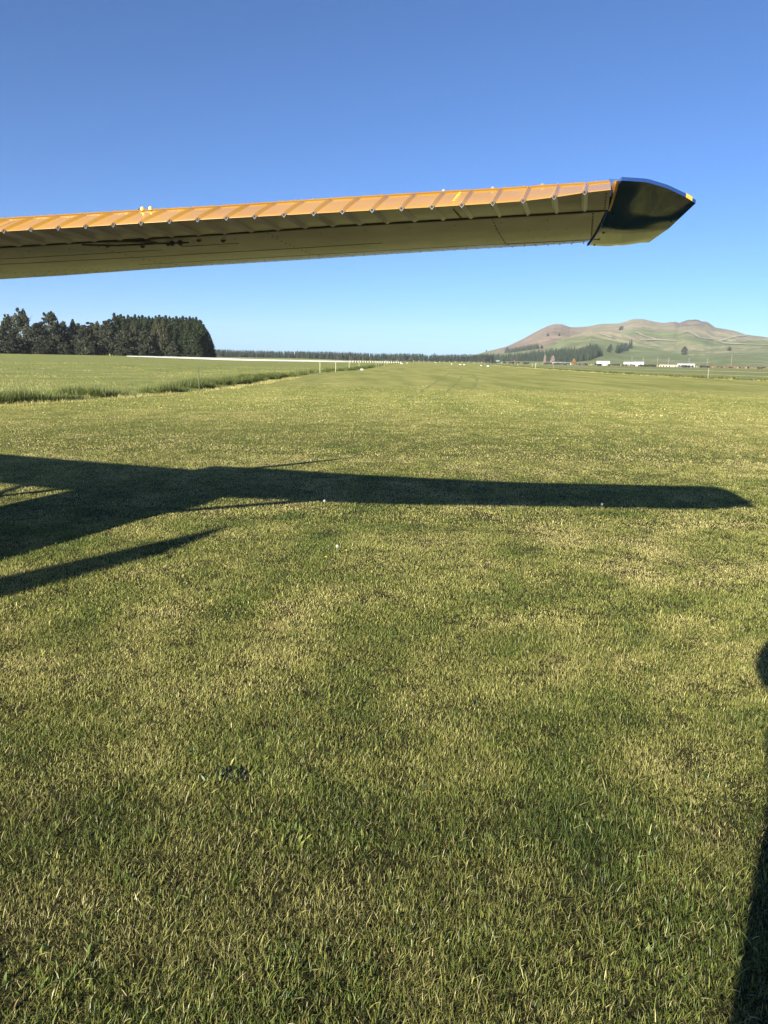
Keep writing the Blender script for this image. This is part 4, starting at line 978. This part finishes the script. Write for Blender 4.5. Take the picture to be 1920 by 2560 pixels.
# small far conifers and rounded trees merged into the distant plantations
def far_trees(name, pts, Hs, label, kinds=None, q=26, cols=None):
    Vs = []; Fs = []; Cs = []; b = 0; r2 = np.random.default_rng(len(pts))
    pal = np.array(cols if cols is not None else [(.022, .036, .021), (.032, .046, .025), (.044, .055, .030)])
    for (x, y, z), H in zip(pts, Hs):
        n = q; t = r2.random(n)**.9; a = r2.random(n)*6.28; rad = H*.17*(1-t*.88)**.7; r = rad*(.4+.6*r2.random(n))
        p = np.c_[x+r*np.cos(a), y+r*np.sin(a), z+H*(.02+.93*t)]; u = np.c_[np.cos(a+1.57), np.sin(a+1.57), r2.normal(0, .25, n)]*(H*.07*(1.25-t))[:, None]; v = np.c_[np.cos(a)*.3, np.sin(a)*.3, -np.ones(n)]*(H*.10)*(.6+.8*r2.random(n))[:, None]
        V = np.stack([p-u+v*.4, p+u+v*.4, p-v*.8], 1); V2 = np.array([[(x-H*.02, y, z+H*.8), (x+H*.02, y, z+H*.8), (x, y, z+H)]])
        core = np.array([[(x-H*.14, y, z), (x+H*.14, y, z), (x, y, z+H*.86)], [(x, y-H*.14, z), (x, y+H*.14, z), (x, y, z+H*.86)]])
        V = np.concatenate([V, V2, core]); k = len(V); Vs.append(V.reshape(-1, 3)); Fs.append(np.arange(3*k).reshape(k, 3)+b); b += 3*k
        c = pal[r2.integers(0, len(pal))]*(0.7+.6*r2.random(k))[:, None]; Cs.append(np.repeat(c, 3, 0))
    return tag(mesh_np(name, np.concatenate(Vs), [np.concatenate(Fs)], M_leaf, colors=np.concatenate(Cs).astype(np.float32)), label, kind='stuff')
pts = []; Hs = []
def prof_top(px): return np.interp(px, [440, 530, 600, 700, 760, 800, 880, 930, 1000, 1055, 1065, 1075, 1085, 1100, 1130, 1240], [871, 873, 875.5, 878, 878, 879, 881, 883.5, 884, 884, 887.5, 889, 884, 887, 886, 886])
for row in range(5):
    px = 430.0
    while px < 1235:
        d = 1120+35*row+random.uniform(-10, 10)-(px > 1100)*60; b = hz(px, d); b.z = -1.0
        r = ray(px, prof_top(px)-2.5+random.choice([0, 1, 2, 2, 3, 4])+row*.2); H = max(6, EYE+r.z/math.hypot(r.x, r.y)*d-b.z)
        pts.append(tuple(b)); Hs.append(H); px += random.uniform(2.2, 5.0)
far_trees('pine_plantation', pts, Hs, 'long far belt of dark pines along the horizon', cols=[(.018, .030, .020), (.027, .039, .024), (.036, .045, .028), (.048, .052, .034)])
# plantation on the lower slope of the hills
pts = []; Hs = []
topc = lambda px: np.interp(px, [1180, 1220, 1266, 1300, 1340, 1368, 1411, 1448, 1471, 1490, 1500, 1506], [889, 883, 887, 884, 877, 875, 872, 874, 865, 864, 872, 884])
botc = lambda px: np.interp(px, [1180, 1300, 1440, 1470, 1490, 1506], [905, 903, 905, 902, 893, 889])
px = 1180
while px < 1506:
    t0, b0 = topc(px)+9, botc(px)
    y_ = b0
    while y_ > t0:
        h = hit(px+random.uniform(-2, 2), min(y_, 906))
        if h is None: r = ray(px, 900); k = 1110/math.hypot(r.x, r.y); h = Vector((r.x*k, r.y*k, -1.5))
        pts.append(tuple(h)); Hs.append(random.uniform(10, 15)); y_ -= random.uniform(2.0, 3.6)
    px += random.uniform(1.6, 2.8)
far_trees('hill_plantation', pts, Hs, 'dark pine plantation on the foot of the hills')
pts = []; Hs = []
for px in np.arange(1262, 1344, 2.6):
    yb = np.interp(px, [1262, 1344], [884, 873]); h = hit(px, yb)
    if h: pts.append(tuple(h)); Hs.append(random.uniform(13, 17))
    h = hit(px+1, yb-4)
    if h: pts.append(tuple(h)); Hs.append(random.uniform(12, 15))
far_trees('shelter_belt', pts, Hs, 'diagonal shelter belt of pines on the left foot of the hill')
pts = []; Hs = []
for i in range(46):
    u = random.random(); px = 1538+42*u; yb = np.interp(px, [1536, 1550, 1582], [886, 884, 871])-random.random()*9; h = hit(px, yb)
    if h: pts.append(tuple(h)); Hs.append(random.uniform(12, 18))
if pts: far_trees('tree_clump', pts, Hs, 'dark clump of rounded trees on the middle slope', q=60)
# single trees on the hill and single trees by the farm
GH = 'single trees scattered on the hills'
def hill_tree(px, yb, hpx, kind, wd, label, lift=0):
    h = hit(px, yb)
    if h is None: return
    d = math.hypot(h.x, h.y); H = hpx/FPX*d*1.03; put_tree(kind, int(px) % 3, h-Vector((0, 0, .5)), H, label, wd, GH)
hill_tree(1522, 881, 13, 'broad', 1.0, 'rounded dark tree just left of the dark clump on the middle slope')
hill_tree(1526, 874, 12, 'broad', 1.0, 'upper rounded tree left of the dark clump on the middle slope')
hill_tree(1710, 887, 18, 'broad', 1.1, 'largest lone dark tree on the open right slope')
hill_tree(1823, 878, 9, 'broad', 1.3, 'small round lone tree toward the right of the slope')
hill_tree(1554, 825, 9, 'broad', 1.3, 'dark tree cluster standing high below the central summit')
hill_tree(1550, 825.5, 7, 'broad', 1.2, 'smaller dark tree touching the cluster below the central summit')
hill_tree(1369.5, 841, 8, 'conifer', 2.0, 'left of two dark trees high on the brown left hill')
hill_tree(1398, 840.5, 7, 'conifer', 2.0, 'right of two dark trees high on the brown left hill')
hill_tree(1345, 872.5, 9, 'conifer', 1.8, 'left of two pines at the upper end of the shelter belt')
hill_tree(1354, 871.5, 8, 'conifer', 2.4, 'right of two pines at the upper end of the shelter belt')
hill_tree(1310, 845.5, 4, 'conifer', 1.8, 'tiny tree on the skyline of the left ridge')
hill_tree(1216, 879.5, 5, 'broad', 1.0, 'small tree on the low left end of the ridge skyline')
hill_tree(1268, 877, 10, 'conifer', 1.6, 'pine at the lower end of the shelter belt')
# autumn and bare trees by the farm
M_aut = None
def tinted(kind, base_c, px, yb, d, hpx, wd, label, dens=1.0):
    V, F, c = tree_crown_mesh(kind, int(px), 10.0, .35*dens); c = np.array(base_c)*(0.7+.6*np.random.default_rng(5).random(len(c)//4).repeat(4))[:, None]
    o = empty('tree'); mesh_np('crown', V, [F], M_leaf, parent=o, colors=c.astype(np.float32)); mb = MB(); mb.tube([(0, 0, -.3), (0, .05, 4), (0, 0, 9)], [.22, .15, .04], 6)
    for i in range(8): a = i*.9; mb.tube([(0, 0, 2+.5*i), (1.4*math.cos(a), 1.4*math.sin(a), 4.2+.6*i)], [.07, .02], 4)
    mb.build('trunk', M_bark, o); b = hz(px, d); H = hpx/FPX*d; o.location = (b.x, b.y, b.z); o.scale = (H/10*wd, H/10*wd, H/10); tag(o, label, 'tree', 'autumn trees by the farm')
tinted('broad', (.34, .19, .10), 1435, 912, 720, 15, .85, 'orange autumn tree standing among the cattle by the farm')
tinted('columnar', (.34, .27, .22), 1362, 905, 1050, 22, .8, 'bare pale tall tree in front of the hill plantation', .5)
tinted('broad', (.34, .25, .21), 1382, 906, 1040, 20, .8, 'bare pinkish tree in front of the hill plantation', .5)
tinted('broad', (.34, .20, .13), 1286, 900, 1060, 8, .9, 'small rust coloured tree in front of the pine belt', 1)
for kind in protos:
    for p in protos[kind]:
        for ch in [x for x in col.objects if x.parent == p[0]]: bpy.data.objects.remove(ch)
        bpy.data.objects.remove(p[0])

# ------------------------------------------------------------------ farm buildings
M_shed = simple('white_cladding', (.46, .455, .43), (.38, .375, .35), .5, .5); M_roof = simple('pale_roof', (.52, .52, .52), (.44, .44, .44), .3, .4); M_crm = simple('cream_cladding', (.66, .62, .48), (.58, .54, .42), .5, .6); M_open = simple('shed_opening', (.02, .02, .02), rough=.9); M_grn = simple('green_roof', (.22, .32, .27), rough=.6)
def shed(px0, px1, ytop, d, depth, wm, rm, label, doors=1, ridge=.35, name='shed', cat='shed'):
    a = hz(px0, d); b = hz(px1, d); r = ray((px0+px1)/2, ytop); H = EYE+r.z/math.hypot(r.x, r.y)*d-a.z
    W = (b-a).length; rz = math.atan2(b.y-a.y, b.x-a.x); o = empty(name, tuple((a+b)/2), rz); tag(o, label, cat)
    rh = H*ridge*.5; e = H-rh
    MB().add([(-W/2, 0, 0), (W/2, 0, 0), (W/2, depth, 0), (-W/2, depth, 0), (-W/2, 0, e), (W/2, 0, e), (W/2, depth, e), (-W/2, depth, e), (-W/2, depth/2, H-.05), (W/2, depth/2, H-.05)], [[0, 1, 5, 4], [2, 3, 7, 6], [1, 2, 6, 9, 5], [3, 0, 4, 8, 7]]).build('wall', wm, o)
    mb = MB()
    for s0, s1, za, zb in ((-.4, depth/2, e-.05, H+.05), (depth/2, depth+.4, H+.05, e-.05)):
        mb.add([(-W/2-.3, s0, za), (W/2+.3, s0, za), (W/2+.3, s1, zb), (-W/2-.3, s1, zb), (-W/2-.3, s0, za-.12), (W/2+.3, s0, za-.12), (W/2+.3, s1, zb-.12), (-W/2-.3, s1, zb-.12)], [[0, 1, 2, 3], [7, 6, 5, 4], [0, 4, 5, 1], [1, 5, 6, 2], [3, 7, 4, 0], [2, 6, 7, 3]])
    mb.build('roof', rm, o)
    for k in range(doors):
        x = -W/2+W*(k+.5)/doors; dw = min(W/doors*.55, 5); MB().box((x, -.02, e*.36), (dw, .06, e*.72)).build('door', M_open if doors > 2 else simple('grey_door', (.45, .45, .44), rough=.5), o)
    return o
shed(1492, 1525, 902.0, 760, 12, M_shed, M_roof, 'plain white farm shed, the squarest of the row, right of the orange tree', 1, .18)
shed(1560, 1584, 904.3, 780, 14, M_crm, M_roof, 'cream shed joined to the left of a white shed', 2, .2)
shed(1584.6, 1610, 903.6, 780, 14, M_shed, M_roof, 'white gabled shed joined to the right of the cream shed', 1, .4)
shed(1650, 1693, 911.3, 760, 8, M_crm, simple('rust_roof', (.45, .33, .27), rough=.7), 'long low cream yard building left of the rightmost shed', 6, .3)
shed(1695, 1738, 908.2, 770, 14, M_shed, M_roof, 'rightmost white shed with dark open bays', 5, .45)
shed(1380, 1404, 905.6, 800, 10, M_shed, M_roof, 'low white barn, left of the two behind the cattle', 3, .8)
shed(1406, 1428, 906.8, 800, 10, M_shed, M_roof, 'low white barn, right of the two behind the cattle', 3, .7)
shed(1445, 1462, 907.6, 800, 8, M_shed, M_roof, 'small low white shed right of the orange tree', 2, .5)
shed(1240.5, 1248.5, 900.6, 820, 6, M_shed, M_grn, 'tiny hut with a pale green roof below the pine belt', 1, .9, 'hut', 'hut')
# power poles behind the yard
def pole(px, d, H, label):
    b = hz(px, d); o = empty('power_pole', tuple(b)); tag(o, label, 'pole', 'power poles behind the farm sheds')
    MB().tube([(0, 0, 0), (0, 0, H)], [.22, .16], 7).build('pole', M_wood, o, smooth=True); MB().box((0, 0, H-.6), (2.4, .18, .18)).build('cross_arm', M_wood, o)
for px, lb in ((1580, 'power pole rising above the cream shed'), (1608, 'power pole at the right end of the joined white shed'), (1644, 'power pole left of the long low cream building'), (1672, 'power pole above the long low cream building'), (1723, 'power pole behind the rightmost shed'), (1829, 'tallest power pole, far right of the sheds'), (1769, 'power pole between the rightmost shed and the tallest pole')):
    pole(px, 860, 9.5 if px != 1829 else 13, lb)

# ------------------------------------------------------------------ cattle
M_cow = simple('black_hide', (.015, .014, .013), (.03, .027, .024), 2, .7); M_cowb = simple('brown_hide', (.16, .085, .045), (.22, .13, .07), 2, .7)
def cow_mesh(seed, graze):
    r_ = random.Random(seed); mb = MB(); n = 10
    def ring(x, w_, z0, z1): return [(x, w_*math.cos(a), (z0+z1)/2+(z1-z0)/2*math.sin(a)) for a in np.arange(n)*2*math.pi/n]
    body = [(-1.15, .12, .95, 1.32), (-1.0, .28, .78, 1.40), (-.5, .36, .62, 1.40), (.1, .38, .60, 1.36), (.6, .33, .62, 1.40), (.85, .22, .78, 1.42)]
    mb.loft([ring(*b) for b in body])
    hx, hz_ = (1.55, .32) if graze else (1.55, 1.50)
    mb.tube([(.7, 0, 1.15), (1.15, 0, (1.15+hz_)/2+.02), (hx, 0, hz_)], [.26, .19, .14], 8)
    mb.tube([(hx-.05, 0, hz_+.06), (hx+.22, 0, hz_-.08), (hx+.42, 0, hz_-.22)], [.15, .13, .085], 8)
    for sy in (-1, 1):
        mb.tube([(hx-.02, sy*.10, hz_+.12), (hx-.06, sy*.30, hz_+.10)], [.05, .03], 5)
        mb.tube([(.62, sy*.20, .85), (.60, sy*.20, .45), (.64, sy*.20, 0)], [.13, .075, .06], 6)
        mb.tube([(-.85, sy*.20, 1.0), (-.72, sy*.21, .62), (-.92, sy*.21, .40), (-.86, sy*.21, 0)], [.19, .12, .075, .06], 6)
    mb.tube([(-1.12, 0, 1.28), (-1.22, 0, .9), (-1.2, 0, .45)], [.045, .03, .06], 5)
    return mb
cows = []
for k in range(4):
    o = cow_mesh(k, k % 2 == 0).build('cow', [M_cow, M_cow, M_cow, M_cowb][k], auto=60); cows.append(o)
segs = [(965, 1000, 600, 8, 'black cow grazing beyond the end of the left pale fence'), (1008, 1026, 610, 4, 'black cow right of the herd at the left fence end'),
        (1212, 1245, 640, 9, 'black cow in the herd left of the hut'), (1258, 1296, 640, 9, 'black cow in the herd between the hut and the pale trees'), (1310, 1334, 640, 5, 'black cow in the small herd left of the bare tall tree'),
        (1358, 1382, 640, 6, 'black cow in front of the bare pinkish tree'), (1388, 1428, 640, 14, 'black cow in front of the two low white barns'), (1440, 1468, 640, 8, 'black cow right of the orange tree'),
        (1488, 1512, 640, 9, 'black cow at the foot of the plain white shed'), (1518, 1548, 640, 8, 'black cow between the white shed and the cream shed'), (1558, 1586, 640, 10, 'black cow in front of the cream shed'),
        (1600, 1638, 640, 22, 'black cow in the dense herd right of the joined sheds'), (1700, 1736, 640, 10, 'black cow in front of the rightmost white shed'), (1745, 1780, 640, 7, 'black cow just right of the rightmost white shed')]
rc = random.Random(11); used = set(); n_c = 0
for a, b, d, n, lb in segs:
    us = sorted(rc.random() for _ in range(n))
    for i in range(n):
        k = rc.randrange(3); o = cows[k].copy(); col.objects.link(o); p = hz(a+(b-a)*us[i], d-55+rc.uniform(-22, 22)); o.location = p; o.rotation_euler = (0, 0, rc.random()*6.28 if rc.random() < .4 else rc.choice([0, math.pi])+rc.uniform(-.5, .5))
        tag(o, ORD[i]+' from the left, '+lb, 'cow', 'cattle grazing along the far fence: '+lb.replace('black cow ', '')); s_ = rc.uniform(1.05, 1.25); o.scale = (s_,)*3
us = sorted(rc.random() for _ in range(34))
for i in range(34):
    k = rc.choice([1, 3, 3]); o = cows[k].copy(); col.objects.link(o); p = hz(1782+us[i]*150, 570+rc.uniform(-20, 30)); o.location = p; o.rotation_euler = (0, 0, rc.random()*6.28)
    tag(o, ORD[i]+' cow from the left in the brown and black herd at the far right fence', 'cow', 'mixed herd at the far right')
for o in cows: bpy.data.objects.remove(o)

# ------------------------------------------------------------------ air
hz_m = bpy.data.materials.new('haze_air'); hz_m.use_nodes = True; nt = hz_m.node_tree; nt.nodes.clear()
out = nt.nodes.new('ShaderNodeOutputMaterial'); pv = nt.nodes.new('ShaderNodeVolumePrincipled'); pv.inputs['Color'].default_value = (0.80, 0.90, 1.0, 1); pv.inputs['Density'].default_value = 0.000065; pv.inputs['Anisotropy'].default_value = 0.0
nt.links.new(pv.outputs[0], out.inputs['Volume'])
mb = MB(); mb.box((0, 0, 134), (12400, 12400, 278)); tag(mb.build('haze', hz_m), 'thin pale air haze', kind='stuff')
